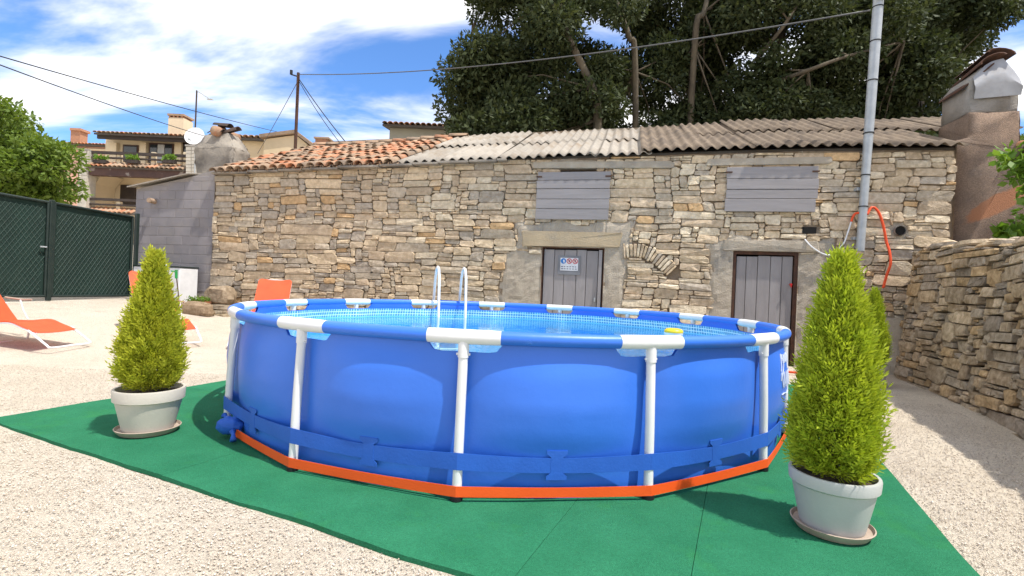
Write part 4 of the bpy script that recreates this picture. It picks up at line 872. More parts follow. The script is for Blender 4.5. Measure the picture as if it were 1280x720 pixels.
# ------------------------------------------------------------------ right chimney / oven stack
och2 = empty('oven_chimney', H0, -ANG, label='tall brown roughcast chimney with a zinc sheet cowl at the end of the stone house', cat='chimney')
o3 = 0.12
def hq(px_, py_, off=o3): return hpx(px_, py_, off)
xL = HL + 0.03; zbase = 1.75
xl, xr = hq(1214, 130)[0], hq(1275, 130)[0]
z_sh = hq(1230, 140)[1]; z_top = hq(1245, 76)[1]; z_tl = hq(1218, 100)[1]
mb = MB(); rr_ = random.Random(3)
def rough_prism(poly, y0, y1, m_, nm, par, amp=0.012, st=0.10):
    # front face subdivided with a little relief
    b = MB(); b.prism(poly, y0, y1); return roughen(b.build(nm, m_, par), 0.09, amp, 5.0)
rough_prism([(xL, zbase - 0.3), (xr + 3.2, zbase - 0.3), (xr + 3.2, hq(1290, 187)[1]), (xr + 0.02, hq(1278, 187)[1]), (xr + 0.0, z_sh), (xl - 0.02, z_sh), (xl - 0.02, hq(1206, 172)[1]), (xL, hq(1196, 176)[1])], o3, o3 + 0.75, M_BROWNC, 'stack', och2)
rough_prism([(xl - 0.005, z_sh + 0.003), (xr - 0.01, z_sh + 0.003), (xr - 0.01, hq(1270, 98)[1]), (hq(1255, 78)[0], z_top - 0.03), (hq(1228, 84)[0], hq(1228, 84)[1]), (xl - 0.005, z_tl)], o3 + 0.03, o3 + 0.70, M_GREYC, 'upper_stack', och2)
# zinc sheet, folded over the front
zs = [(0.0, o3 - 0.035, hq(1220, 128)[1]), (0.0, o3 - 0.045, hq(1220, 98)[1])]
xa, xb = hq(1217, 110)[0], hq(1276, 110)[0]; vs = []; fs = []; nu, nv = 8, 8
for j in range(nv + 1):
    f = j / nv
    for i in range(nu + 1):
        u = i / nu; z0 = lerp(hq(1221, 124)[1], hq(1273, 119)[1], u); zt = interp(u, [(0, hq(1217, 96)[1]), (0.3, hq(1226, 78)[1]), (0.62, hq(1252, 72)[1]), (0.85, hq(1268, 86)[1]), (1, hq(1277, 98)[1])])
        vs.append((lerp(xa, xb, u) + 0.012 * nz3(f * 4, 2), o3 - 0.015 - 0.028 * interp(f, [(0, 0.2), (0.5, 1.0), (1, -1.2)]) + 0.005 * nz3(u * 3, f * 3, 5), lerp(z0, zt, f)))
k = nu + 1; o = len(vs); vs += [(x, y + 0.006, z) for x, y, z in vs]
for j in range(nv):
    for i in range(nu): a = j * k + i; fs += [(a, a + 1, a + k + 1, a + k), (o + a, o + a + k, o + a + k + 1, o + a + 1)]
mb = MB(); mb.add(vs, fs); mb.build('zinc_cowl', M_ZINC, och2, angle=0.5)
TM3 = tile_mesh(); TM3.materials.append(M_RUST)
for (px_, py_, l_) in ((1236, 74, 0.62), (1246, 66, 0.7)):
    a = hq(px_, py_); o = bpy.data.objects.new('cap_tile', TM3); C.objects.link(o); o.parent = och2; o.location = (a[0] + 0.03, o3 - 0.06, a[1] - 0.03); o.rotation_euler = (-0.12, -0.42 if px_ < 1240 else 0.12, 0.05); o.scale = (1.9, 1.7, 1.0)
a, b_ = hq(1209, 108), hq(1240, 82); mb = MB(); mb.hexa([(a[0], o3 + 0.1, a[1]), (b_[0], o3 - 0.05, b_[1]), (b_[0], o3 + 0.7, b_[1] + 0.05), (a[0], o3 + 0.7, a[1]), (a[0], o3 + 0.1, a[1] + 0.025), (b_[0], o3 - 0.05, b_[1] + 0.025), (b_[0], o3 + 0.7, b_[1] + 0.075), (a[0], o3 + 0.7, a[1] + 0.025)]); mb.build('cap_slab', M_RUST, och2)
# streak of red clay daubed over the roughcast (material stain), ledge tiles
t = M_BROWNC.node_tree; bs = t.nodes['Principled BSDF']; src = bs.inputs['Base Color'].links[0].from_socket
p0, p1 = hq(1208, 276), hq(1288, 232); cx_, cz_ = (p0[0] + p1[0]) / 2, (p0[1] + p1[1]) / 2; an = math.atan2(p1[1] - p0[1], p1[0] - p0[0]); ln = math.hypot(p1[0] - p0[0], p1[1] - p0[1]) / 2
tcn = N(t, 'ShaderNodeTexCoord'); sp = N(t, 'ShaderNodeSeparateXYZ'); t.links.new(tcn.outputs['Object'], sp.inputs[0])
dx_, dz_ = MA('SUBTRACT', sp.outputs[0], cx_), MA('SUBTRACT', sp.outputs[2], cz_)
al = MA('DIVIDE', MA('ADD', MA('MULTIPLY', dx_, math.cos(an)), MA('MULTIPLY', dz_, math.sin(an))), ln); ac_ = MA('DIVIDE', MA('SUBTRACT', MA('MULTIPLY', dz_, math.cos(an)), MA('MULTIPLY', dx_, math.sin(an))), 0.13)
nn_ = N(t, 'ShaderNodeTexNoise'); setin(nn_, Scale=6.0, Detail=6.0, Roughness=0.65); t.links.new(tcn.outputs['Object'], nn_.inputs['Vector'])
dd_ = MA('ADD', MA('ADD', MA('MULTIPLY', al, al), MA('MULTIPLY', ac_, ac_)), MA('MULTIPLY', nn_.outputs[0], -1.6))
mrn = N(t, 'ShaderNodeMapRange', interpolation_type='SMOOTHSTEP'); t.links.new(dd_, mrn.inputs[0]); setin(mrn, From_Min=-0.1, From_Max=0.45, To_Min=0.85, To_Max=0.0)
t.links.new(MX(mrn.outputs[0], src, (0.40, 0.17, 0.08)), bs.inputs['Base Color'])
for i in range(5):
    a = hq(1272, 186); o = bpy.data.objects.new('ledge_tile', TM); C.objects.link(o); o.parent = och2; o.location = (a[0] + 0.06 + i * 0.2, o3 - 0.08, a[1] + 0.02); o.rotation_euler = (0.25, 0, R.uniform(-.06, .06))

# ------------------------------------------------------------------ steel pole, conduit and cables on the house
def hw_(px_, py_, off): x, z = hpx(px_, py_, off); p = H0 + HX * x + HY * off; return Vector((p.x, p.y, z))
pb, ptp = hw_(1075, 314, -0.12), hw_(1099, -14, -0.12); ptp2 = pb + (ptp - pb)
pole = empty('steel_pole', pb, 0, label='tall galvanised steel pole clamped to the stone house front', cat='pole')
dv = ptp - pb; mb = MB(); mb.tube([Vector((0, 0, 0)), dv * 0.28, dv * 0.55, dv], [0.058, 0.058, 0.066, 0.070], 18); mb.build('tube', M_STEEL, pole, angle=0.7)
for f in (0.17, 0.29, 0.45, 0.65, 0.80, 0.93):
    mb = MB(); c_ = dv * f; r_ = 0.0615 if f < 0.4 else 0.071; mb.tube([c_ - dv.normalized() * 0.008, c_ + dv.normalized() * 0.008], r_ + 0.003, 18); mb.build('clamp_ring', M_CABLE, pole)
mb = MB(); c_ = dv * 0.955; mb.box((c_.x - 0.19, c_.y - 0.10, c_.z - 0.02), (c_.x + 0.16, c_.y - 0.075, c_.z + 0.03), 0.004); mb.build('bracket', M_STEEL, pole)
for f in (0.05, 0.24):
    c_ = dv * f; mb = MB(); mb.box((c_.x - 0.08, c_.y + 0.04, c_.z - 0.025), (c_.x + 0.08, c_.y + 0.16, c_.z + 0.025), 0.005); mb.build('wall_bracket', M_STEEL, pole)
def cable(name, pts, r, m, label, cat, n=6, sm_=6):
    P = catmull([tuple(p) for p in pts], sm_); b = MB(); o = P[0]; b.tube([Vector(p) - Vector(o) for p in P], r, n); ob = b.build(name, m, None, smooth=True, label=label, cat=cat); ob.location = o; return ob
cable('conduit', [hw_(*p, q) for p, q in (((1084, 268), -0.14), ((1090, 259), -0.10), ((1098, 265), -0.09), ((1104, 282), -0.085), ((1108, 302), -0.08), ((1112, 315), -0.12), ((1113, 330), -0.15), ((1108, 345), -0.12), ((1104, 360), -0.10))], 0.018, M_COND, 'orange conduit curving down the corner beside the dry stone wall', 'conduit')
cable('conduit', [hw_(*p, q) for p, q in (((1074, 266), -0.13), ((1068, 268), -0.10), ((1064, 277), -0.09))], 0.018, M_COND, 'short orange conduit sleeve beside the steel pole', 'conduit')
cable('wall_cable', [hw_(*p, q) for p, q in (((1006, 299), -0.05), ((1014, 308), -0.085), ((1028, 317), -0.09), ((1040, 318), -0.085), ((1054, 305), -0.07), ((1060, 290), -0.08), ((1064, 277), -0.09))], 0.012, M_WHITEM, 'white cable looping from the wall hole to the steel pole', 'cable')
# red hose lying behind the pool
cable('garden_hose', [(3.0, 6.95, 0.03), (3.5, 7.15, 0.03), (4.1, 6.9, 0.03), (4.6, 7.0, 0.03), (5.0, 7.4, 0.03)], 0.018, M_COND, 'orange hose lying on the gravel near the house door', 'hose')

# ------------------------------------------------------------------ sign on the left door
sx0, sz0 = hpx(697, 343, 0.02); sx1, sz1 = hpx(726, 320, 0.02)
sg = empty('warning_sign', H0, -ANG, label='small safety sign with blue and red circles on the grey plank door', cat='sign')
mb = MB(); mb.box((sx0, 0.008, sz0), (sx1, 0.020, sz1)); mb.build('backing_board', M_SIGNG, sg)
wx0, wx1, wz0, wz1 = lerp(sx0, sx1, 0.11), lerp(sx0, sx1, 0.90), lerp(sz0, sz1, 0.22), lerp(sz0, sz1, 0.88)
mb = MB(); mb.box((wx0, 0.004, wz0), (wx1, 0.0075, wz1)); mb.build('sign_plate', M_SIGNW, sg)
def disc(x, z, r, y0, y1, m_, nm, n=24, inner=0.0):
    b = MB()
    if inner: b.add([(x + q * math.cos(2 * math.pi * i / n), y0, z + q * math.sin(2 * math.pi * i / n)) for q in (r, inner) for i in range(n)], [(i, (i + 1) % n, n + (i + 1) % n, n + i) for i in range(n)])
    else: b.prism([(x + r * math.cos(2 * math.pi * i / n), z + r * math.sin(2 * math.pi * i / n)) for i in range(n)], y0, y1)
    b.build(nm, m_, sg)
rr = (wx1 - wx0) / 6.4; zc = wz1 - rr * 1.15
for i, xx in enumerate((wx0 + rr * 1.08, (wx0 + wx1) / 2, wx1 - rr * 1.08)):
    if i == 0:
        disc(xx, zc, rr, 0.002, 0.0038, M_SIGNB, 'blue_disc'); disc(xx + rr * 0.15, zc + rr * 0.2, rr * 0.28, 0.0005, 0.0018, M_SIGNW, 'pictogram', 10)
        b = MB(); b.box((xx - rr * 0.05, 0.0005, zc - rr * 0.55), (xx + rr * 0.5, 0.0018, zc - rr * 0.02)); b.build('pictogram', M_SIGNW, sg)
    else:
        disc(xx, zc, rr, 0.002, 0.0038, M_SIGNP, 'pale_disc'); disc(xx, zc, rr, 0.0012, 0, M_SIGNR, 'red_ring', 24, rr * 0.74)
        b = MB(); q = rr * 0.62; b.add([(xx - q - 0.008, 0.0012, zc + q), (xx - q + 0.008, 0.0012, zc + q), (xx + q + 0.008, 0.0012, zc - q), (xx + q - 0.008, 0.0012, zc - q)], [(3, 2, 1, 0)]); b.build('red_bar', M_SIGNR, sg)
        b = MB(); b.box((xx - rr * 0.2, 0.0016, zc - rr * 0.4), (xx + rr * 0.25, 0.0019, zc + rr * 0.4)); b.build('pictogram', M_INK, sg)
for r_ in range(2):
    for i in range(6):
        x0_ = lerp(wx0, wx1, 0.05 + i * 0.155); z0_ = lerp(wz0, wz1, 0.10 + 0.17 * r_); b = MB(); b.box((x0_, 0.002, z0_), (x0_ + (wx1 - wx0) * R.uniform(0.07, 0.12), 0.0038, z0_ + (wz1 - wz0) * 0.06)); b.build('print_mark', M_INK, sg)

# ------------------------------------------------------------------ things at the foot of the grey wall
def hp(x, y, z): p = H0 + HX * x + HY * y; return Vector((p.x, p.y, z))
xa, xb = hpx(170, 350, -0.5)[0], hpx(228, 350, -0.5)[0]; zt = hpx(200, 332, -0.5)[1]
tank = empty('storage_box', hp((xa + xb) / 2, -0.35, 0.36), -ANG, label='white plastic box with dark lid standing against the grey block wall', cat='box')
hwx = (xb - xa) / 2; hz = zt - 0.36
mb = MB(); mb.box((-hwx, -0.22, 0), (hwx, 0.22, hz - 0.03), 0.015); mb.build('box_body', M_WHITEM, tank); mb = MB(); mb.box((-hwx - 0.012, -0.232, hz - 0.028), (hwx + 0.012, 0.232, hz), 0.008); mb.build('lid', M_GFRAME, tank)
mb = MB(); mb.tube([(0.12, -0.1, hz), (0.12, -0.1, hz + 0.03)], 0.02, 10); mb.build('cap', M_WHITEM, tank)
tp0 = hp(*hpx(223, 373, -0.66)[:1], -0.66, 0.33)
tap = empty('garden_tap', tp0, -ANG, label='thin standpipe with a green tap head in front of the white box', cat='tap')
mb = MB(); mb.tube([(0.02, 0, 0), (0.0, 0, 0.3), (-0.07, 0.0, 0.66)], 0.011, 8); mb.build('pipe', M_TWIG, tap); mb = MB(); mb.tube([(-0.07, 0, 0.62), (-0.078, 0, 0.76)], 0.024, 10); mb.tube([(-0.078, 0, 0.745), (-0.15, -0.05, 0.76)], 0.013, 8); mb.tube([(-0.105, 0, 0.775), (-0.05, 0, 0.775)], 0.012, 8); mb.build('tap_head', M_GREEN, tap)
def boulder(name, px0, py0, px1, py1, off, dep, seed, label, cat='stone', m_=M_DRY, cc=(0.36, 0.29, 0.21), flat=1.0, par=None):
    a = hpx(px0, py1, off); c = hpx(px1, py0, off); xc = (a[0] + c[0]) / 2; hw2 = (c[0] - a[0]) / 2; z0_, z1_ = a[1], c[1]; nn, mm = 14, 9; vs = []; fs = []; rg = random.Random(seed); off3 = rg.uniform(0, 50)
    for j in range(mm + 1):
        for i in range(nn):
            A = 2 * math.pi * i / nn; ph = math.pi * j / mm; d = Vector((math.sin(ph) * math.cos(A), math.sin(ph) * math.sin(A), math.cos(ph))); k = 1 + 0.22 * nz3(d.x * 1.6 + off3, d.y * 1.6, d.z * 1.6) + 0.06 * nz3(d.x * 5, d.y * 5 + off3, d.z * 5)
            sq = lambda v: math.copysign(abs(v) ** 0.7, v)
            vs.append((sq(d.x) * hw2 * k, sq(d.y) * dep * k, sq(d.z) * (z1_ - z0_) / 2 * k))
    for j in range(mm):
        for i in range(nn): i2 = (i + 1) % nn; fs.append((j * nn + i, (j + 1) * nn + i, (j + 1) * nn + i2, j * nn + i2))
    b = MB(); b.add(vs, fs, cc); ob = b.build(name, m_, par, angle=0.5, label=label, cat=cat); ob.location = hp(xc, off, (z0_ + z1_) / 2); ob.rotation_euler = (0, 0, -ANG); return ob
boulder('boulder', 261, 358, 292, 381, -0.35, 0.22, 1, 'large rounded brown boulder at the corner of the stone house', 'boulder')
boulder('stone_slab', 225, 379, 267, 396, -0.85, 0.16, 2, 'long low brown stone edging the flower bed by the house', cc=(0.33, 0.25, 0.17))
boulder('stone_slab', 265, 381, 293, 388, -0.40, 0.22, 4, 'upper flat stone stacked below the boulder', cc=(0.30, 0.25, 0.19))
boulder('stone_slab', 268, 387, 289, 393, -0.45, 0.20, 6, 'middle flat stone stacked below the boulder', cc=(0.34, 0.29, 0.22))
boulder('stone_slab', 266, 392, 292, 400, -0.5, 0.22, 7, 'lowest flat stone stacked below the boulder', cc=(0.32, 0.26, 0.18))
fpx = hpx(250, 381, -0.6); fpo = empty('flower_trough', hp(fpx[0], -0.6, fpx[1] - 0.06), -ANG, label='small terracotta trough of green seedlings behind the long stone', cat='planter')
mb = MB(); mb.hexa([(-0.17, -0.08, 0), (0.17, -0.08, 0), (0.17, 0.08, 0), (-0.17, 0.08, 0), (-0.2, -0.1, 0.13), (0.2, -0.1, 0.13), (0.2, 0.1, 0.13), (-0.2, 0.1, 0.13)]); mb.build('trough', M_TERRA, fpo)
def leaf_quads(P, Dn, size, rng, asp=0.5, fold=0.25):
    n = len(P); a = rng.normal(0, 1, (n, 3)) + Dn * 0.8; a /= np.linalg.norm(a, axis=1, keepdims=True); b = np.cross(a, rng.normal(0, 1, (n, 3)) + np.array([0, 0, 0.6])); b /= np.linalg.norm(b, axis=1, keepdims=True); c = np.cross(a, b)
    s = size * rng.uniform(0.6, 1.3, (n, 1)); return np.stack([P, P + a * s * 0.5 + b * s * asp * 0.5 + c * s * fold * 0.3, P + a * s, P + a * s * 0.5 - b * s * asp * 0.5 + c * s * fold * 0.3], 1).reshape(-1, 3)
pts = np.stack([NP.uniform(-0.26, 0.19, 260), NP.uniform(-0.1, 0.1, 260), NP.uniform(0.10, 0.20, 260)], 1); Vv = leaf_quads(pts, np.array([[0, 0, 1.0]]) * np.ones((260, 1)), 0.055, NP); link('seedlings', fast_mesh('seedlings', Vv, np.arange(len(Vv)).reshape(-1, 4)), M_LEAFV, fpo)
tw0 = hp(hpx(222, 380, -0.8)[0], -0.8, 0.27); tw = empty('twig_pile', tw0, 0, label='dark tangle of pruned twigs beside the white box', cat='twigs')
for i in range(26):
    a = R.uniform(0, 6.28); l = R.uniform(0.12, 0.24); c_ = Vector((R.uniform(-0.12, 0.12), R.uniform(-0.08, 0.08), 0.01 + i * 0.008)); v_ = Vector((math.cos(a), 0.5 * math.sin(a), R.uniform(-0.1, 0.35))) * l
    mb = MB(); mb.tube([c_ - v_, c_ + Vector((0, 0, 0.05)), c_ + v_], [0.010, 0.009, 0.005], 6); mb.build('twig', M_TWIG, tw)

# ------------------------------------------------------------------ green gate
def gp(px_, py_, z):
    d = ray(px_, py_); t_ = (z - CAM_H) / d.z; return Vector((0, 0, CAM_H)) + d * t_
G1, G2 = gp(60, 373.5, 0.49), gp(165, 372.5, 0.49); gd = (G2 - G1).normalized(); G0 = G1 - (G2 - G1).normalized() * 1.75 + Vector((-0.15, 0, 0)); GHt = 1.74
def gate(a, b, h0, h1, label, ln0=0.05, ln1=0.05):
    d = (b - a); Lg = d.length - ln0 - ln1; d.normalize(); e = empty('gate_leaf', a + d * ln0, math.atan2(d.y, d.x), label=label, cat='gate', group='green screened gate leaves')
    def ht(x): return lerp(h0, h1, x / Lg)
    b_ = MB(); zb = 0.05
    for p, q in (((0, zb), (0, h0)), ((Lg, zb), (Lg, h1)), ((0, zb), (Lg, zb)), ((0, h0), (Lg, h1))): b_.tube([(p[0], 0, p[1]), (q[0], 0, q[1])], 0.024, 10)
    b_.build('frame', M_GFRAME, e, angle=0.7)
    b_ = MB(); vs = []; fs = []; nx_, nz_ = 40, 24
    for i in range(nx_ + 1):
        for j in range(nz_ + 1): x = Lg * i / nx_; z = lerp(zb, ht(x), j / nz_); vs.append((x, 0.03 + 0.008 * nz3(x * 3, z * 2, 3) + 0.003 * nz3(x * 9, z * 9), z))
    for i in range(nx_):
        for j in range(nz_): k = nz_ + 1; fs.append((i * k + j, i * k + k + j, i * k + k + j + 1, i * k + j + 1))
    b_.add(vs, fs); b_.build('screen_cloth', M_SCREEN, e, smooth=True)
    b_ = MB(); st = 0.075; n = int((Lg + 2.0) / st)
    for i in range(n):
        for s in (1, -1):
            x0 = i * st - 2.0 if s > 0 else i * st; z0, z1 = zb, max(h0, h1); slope = 0.62
            # line x = x0 + s*slope*(z-zb)
            pts_ = []
            for q in range(13):
                z = lerp(z0, z1, q / 12); x = x0 + s * slope * (z - zb)
                if 0.01 < x < Lg - 0.01 and z < ht(x) - 0.01: pts_.append((x, 0.016 - 0.004 * s, z))
            if len(pts_) > 1: b_.tube([pts_[0], pts_[-1]], 0.0026, 4, caps=False)
    b_.build('wire_mesh', M_WIRE, e, kind='stuff'); return e
def gside(e): pass
ga = gate(G0, G1, 1.80, 1.74, 'green screened wire gate leaf behind the orange sun lounger'); gb = gate(G1, G2, GHt, 1.70, 'green screened wire gate leaf next to the grey block wall')
mb = MB(); mb.box((0, 0, 0), (0.1, 0.03, 0.025), 0.004); lt = mb.build('latch', M_STEEL, ga); lt.location = (1.58, -0.045, 0.92)
for P_, lab in ((G1, 'dark green gate post between the two screened leaves'), (G2 + gd * 0.04, 'dark green gate post beside the grey block wall'), (G0 - gd * 0.03, 'dark green gate post at the hinge end')):
    mb = MB(); mb.box((-0.035, -0.035, -0.03), (0.035, 0.035, GHt + 0.05), 0.008); o = mb.build('gate_post', M_GFRAME, None, label=lab, cat='post'); o.location = P_; o.rotation_euler = (0, 0, math.atan2(gd.y, gd.x))

# ------------------------------------------------------------------ far houses
def pbox(b, x0, y0, x1, y1, Y, dep, bev=0.0):
    a = at(x0, (y0 + y1) / 2, Y).x; c = at(x1, (y0 + y1) / 2, Y).x; z1_ = at((x0 + x1) / 2, y0, Y).z; z0_ = at((x0 + x1) / 2, y1, Y).z
    b.box((a, Y, z0_), (c, Y + dep, z1_), bev); return a, c, z0_, z1_
def part(par, name, m_, x0, y0, x1, y1, Y, dep):
    b = MB(); r = pbox(b, x0, y0, x1, y1, Y, dep); o = b.build(name, m_, par); return o, r
def tile_roof(par, name, a, c, Y, z, dep, rise, m1=None, rows=None, step=0.26):
    b = MB(); b.add([(a, Y, z), (c, Y, z), (c, Y + dep, z + rise), (a, Y + dep, z + rise), (a, Y, z - 0.1), (c, Y, z - 0.1), (c, Y + dep, z + rise - 0.1), (a, Y + dep, z + rise - 0.1)], [(0, 1, 2, 3), (7, 6, 5, 4), (0, 4, 5, 1), (1, 5, 6, 2), (2, 6, 7, 3), (3, 7, 4, 0)]); r = b.build(name, M_ASPH, par)
    n = int((c - a) / step); pit = math.atan2(rise, dep); rw = rows or max(1, int(dep / 0.55)); b = 0
    for i in range(n):
        for j in range(rw):
            o = bpy.data.objects.new('roof_tile', TM if R.random() < 0.4 else TM2); C.objects.link(o); o.parent = r; y = Y - 0.1 + j * dep / rw; o.location = (a + (i + 0.5) * step, y, z + (y - Y) * rise / dep + 0.03); o.rotation_euler = (pit, 0, 0); o.scale = (1.28, dep / rw / 0.40, 1.15)
    return r
BHs = empty('balcony_house', (0, 0, 0), label='cream two-storey house with brown balconies behind the green gate', cat='house')
YB = 30.0; gB = ground_z(-20, 30)
aw = at(131, 200, YB).x; cw = at(262, 200, YB).x; zw = at(190, 172, YB).z
mb = MB(); mb.box((aw, YB, gB - 1), (cw, YB + 8, zw)); mb.build('wall', M_CREAMW, BHs)
tile_roof(BHs, 'roof', at(119, 168, YB - 1).x, cw + 0.6, YB - 1.1, at(180, 169, YB - 1).z, 5.0, 0.9, rows=3)
part(BHs, 'fascia', M_DKWOOD, 121, 171, 262, 176, YB - 0.9, 0.12)
mb = MB(); r = pbox(mb, 210, 147, 229, 172, YB + 1, 0.9); ch = mb.build('chimney', M_CREAMW, BHs); part(ch, 'chimney_cap', M_TERRA2, 209, 142, 230, 144.5, YB + 0.95, 1.0)
for q in range(4): part(ch, 'cap_support', M_BRICK, 211 + q * 5, 144.5, 213 + q * 5, 147, YB + 1, 0.9)
for (x0, x1, y0, y1) in ((153, 172, 181, 202), (186, 216, 179, 204), (228, 240, 178, 203)):
    wnd, _ = part(BHs, 'window', M_BROWN, x0, y0, x1, y1, YB - 0.08, 0.08); n = 1 if x1 - x0 < 20 else 3; ww = (x1 - x0 - 2) / n
    for q in range(n): part(wnd, 'pane', M_GLASS if n == 1 or q != 1 else M_CURTAIN, x0 + 1.3 + q * ww, y0 + 1.6, x0 + 1 + (q + 1) * ww - 0.6, y1 - 0.5, YB - 0.11, 0.03)
for x in (141, 178, 222): part(BHs, 'pilaster', M_CREAMW, x - 4, 178, x + 4, 205, YB - 0.25, 0.24)
part(BHs, 'balcony_beam', M_BROWN, 106, 211, 232, 221, YB - 2.2, 0.35); part(BHs, 'balcony_slab', M_CREAMW, 107, 210.5, 232, 213, YB - 1.84, 1.83)
tile_roof(BHs, 'balcony_tiles', at(109, 208, YB - 2.2).x, at(232, 208, YB - 2.2).x, YB - 2.3, at(170, 210, YB - 2.2).z, 0.7, 0.35, rows=1)
for (y0, y1) in ((190.5, 194), (197.5, 199.5)):
    part(BHs, 'rail', M_DKWOOD, 108, y0, 232, y1, YB - 2.1, 0.12)
for x in (148, 191, 231): part(BHs, 'baluster', M_CREAMW, x - 2.2, 190, x + 2.2, 207, YB - 2.0, 0.2)
for x in (124, 164, 210):
    fb, r = part(BHs, 'flower_box', M_DKWOOD, x - 8, 199.5, x + 8, 203.5, YB - 2.35, 0.22); n = 160; pts = np.stack([NP.uniform(r[0] + .05, r[1] - .05, n), NP.uniform(YB - 2.35, YB - 2.15, n), NP.uniform(r[3], r[3] + 0.22, n)], 1); Vv = leaf_quads(pts, np.array([[0, 0, 1.0]]) * np.ones((n, 1)), 0.16, NP); link('flowers', fast_mesh('flowers', Vv, np.arange(len(Vv)).reshape(-1, 4)), M_LEAFV, fb)
for x0, x1, y0, y1, Yp in ((97, 108, 188, 300, YB - 2.3), (232, 246, 183, 300, YB - 2.3)):
    pl_, _ = part(BHs, 'stone_pillar', M_PALEST, x0, y0, x1, y1, Yp, 0.6); part(pl_, 'pillar_cap', M_GREYC, x0 - 1, y0 - 2.2, x1 + 1, y0 - 0.05, Yp - 0.05, 0.7)
    for j in range(9):
        for i in range(2): part(pl_, 'facing_stone', M_PALEST, x0 + 0.3 + i * (x1 - x0) / 2, y0 + 0.8 + j * 4.4, x0 + (i + 1) * (x1 - x0) / 2 - 0.5, y0 + 4.6 + j * 4.4, Yp - 0.04, 0.05)
part(BHs, 'window', M_DKWOOD, 150, 231, 169, 258, YB - 0.08, 0.08)
part(BHs, 'rail', M_DKWOOD, 111, 248, 171, 251, YB - 2.1, 0.12); part(BHs, 'rail', M_DKWOOD, 111, 255, 171, 257, YB - 2.1, 0.12); part(BHs, 'baluster', M_CREAMW, 145, 252, 150, 268, YB - 2.0, 0.2)
tile_roof(BHs, 'balcony_tiles', at(109, 265, YB - 2.2).x, at(172, 265, YB - 2.2).x, YB - 2.3, at(140, 266, YB - 2.2).z, 0.7, 0.35, rows=1)
mb = MB(); a = at(131, 222, YB - 0.3); P = [(a.x, a.z), (a.x + 0.9, a.z), (a.x + 0.45, a.z - 0.6), (a.x + 0.3, a.z - 2.2), (a.x, a.z - 2.2)]; mb.prism(P, YB - 1.5, YB - 0.02); mb.build('balcony_bracket', M_CREAMW, BHs)
PHs = empty('pink_house', (0, 0, 0), label='pink house with brick chimney partly hidden by the chestnut tree', cat='house'); YP = 38
mb = MB(); a = at(60, 200, YP).x; c = at(134, 200, YP).x; zt = at(100, 183, YP).z; mb.box((a, YP, ground_z(-25, 38) - 1), (c, YP + 8, zt)); mb.build('wall', M_PINKW, PHs)
tile_roof(PHs, 'roof', a - 0.4, c + 0.3, YP - 0.5, zt + 0.05, 4, 0.5, rows=2); part(PHs, 'cornice', M_CREAMW, 60, 185, 134, 187, YP - 0.15, 0.15)
for y in (205, 216, 228, 240): part(PHs, 'clapboard_line', M_PALEST, 60, y, 134, y + 0.5, YP - 0.03, 0.03)
mb = MB(); pbox(mb, 88, 163, 100, 182, YP + 1, 0.7); ch = mb.build('chimney', M_BRICK, PHs); part(ch, 'chimney_cap', M_BRICK, 87, 160, 101, 163, YP + 0.9, 0.9)
OHs = empty('ochre_house', (0, 0, 0), label='ochre house with low gable behind the weathered chimney', cat='house'); YO = 22
a = at(285, 190, YO).x; c = at(328, 190, YO).x; e_ = at(378, 190, YO).x; zt = at(305, 171, YO).z; gg = ground_z(-8, 22)
mb = MB(); mb.box((a - 0.7, YO + 0.6, gg - 1), (c, YO + 6, zt)); mb.build('wall', M_OCHREW, OHs); tile_roof(OHs, 'roof', a - 0.8, c + 0.15, YO + 0.3, zt + 0.05, 3, 0.35, rows=2)
z1_ = at(326, 171, YO).z; z2_ = at(370, 166, YO).z; z3_ = at(383, 180, YO).z
mb = MB(); mb.prism([(c + 0.05, gg - 1), (e_ + 0.2, gg - 1), (e_ + 0.2, z3_), (lerp(c, e_, 0.82), z2_ - 0.1), (c + 0.05, z1_ - 0.1)], YO, YO + 6); mb.build('gable_wall', M_OCHREW, OHs)
mb = MB(); p = [(c - 0.1, z1_ - 0.06), (lerp(c, e_, 0.82), z2_ - 0.06), (e_ + 0.35, z3_ - 0.05)]; mb.prism([p[0], p[1], p[2], (p[2][0], p[2][1] + 0.14), (p[1][0], p[1][1] + 0.16), (p[0][0], p[0][1] + 0.14)], YO - 0.15, YO + 6); mb.build('verge', M_TERRA2, OHs)
mb = MB(); pbox(mb, 394, 172, 409, 182, YO - 3, 0.5); tch = mb.build('small_chimney', M_BRICK, None, label='small brick chimney peeping over the tiled roof ridge', cat='chimney'); mb = MB(); pbox(mb, 392, 171, 411, 173, YO - 3.05, 0.6); mb.build('cap', M_TERRA2, tch)
GHs = empty('grey_house', (0, 0, 0), label='grey-green house with tiled eave beside the dark trees', cat='house'); YG = 24
a = at(487, 165, YG).x; c = at(640, 165, YG).x; zt = at(520, 161, YG).z
mb = MB(); mb.box((a, YG, ground_z(0, 24) - 1), (c, YG + 6, zt)); mb.build('wall', M_GREYW, GHs); tile_roof(GHs, 'roof', a - 0.25, c, YG - 0.4, zt + 0.05, 3.5, 0.55, rows=3)

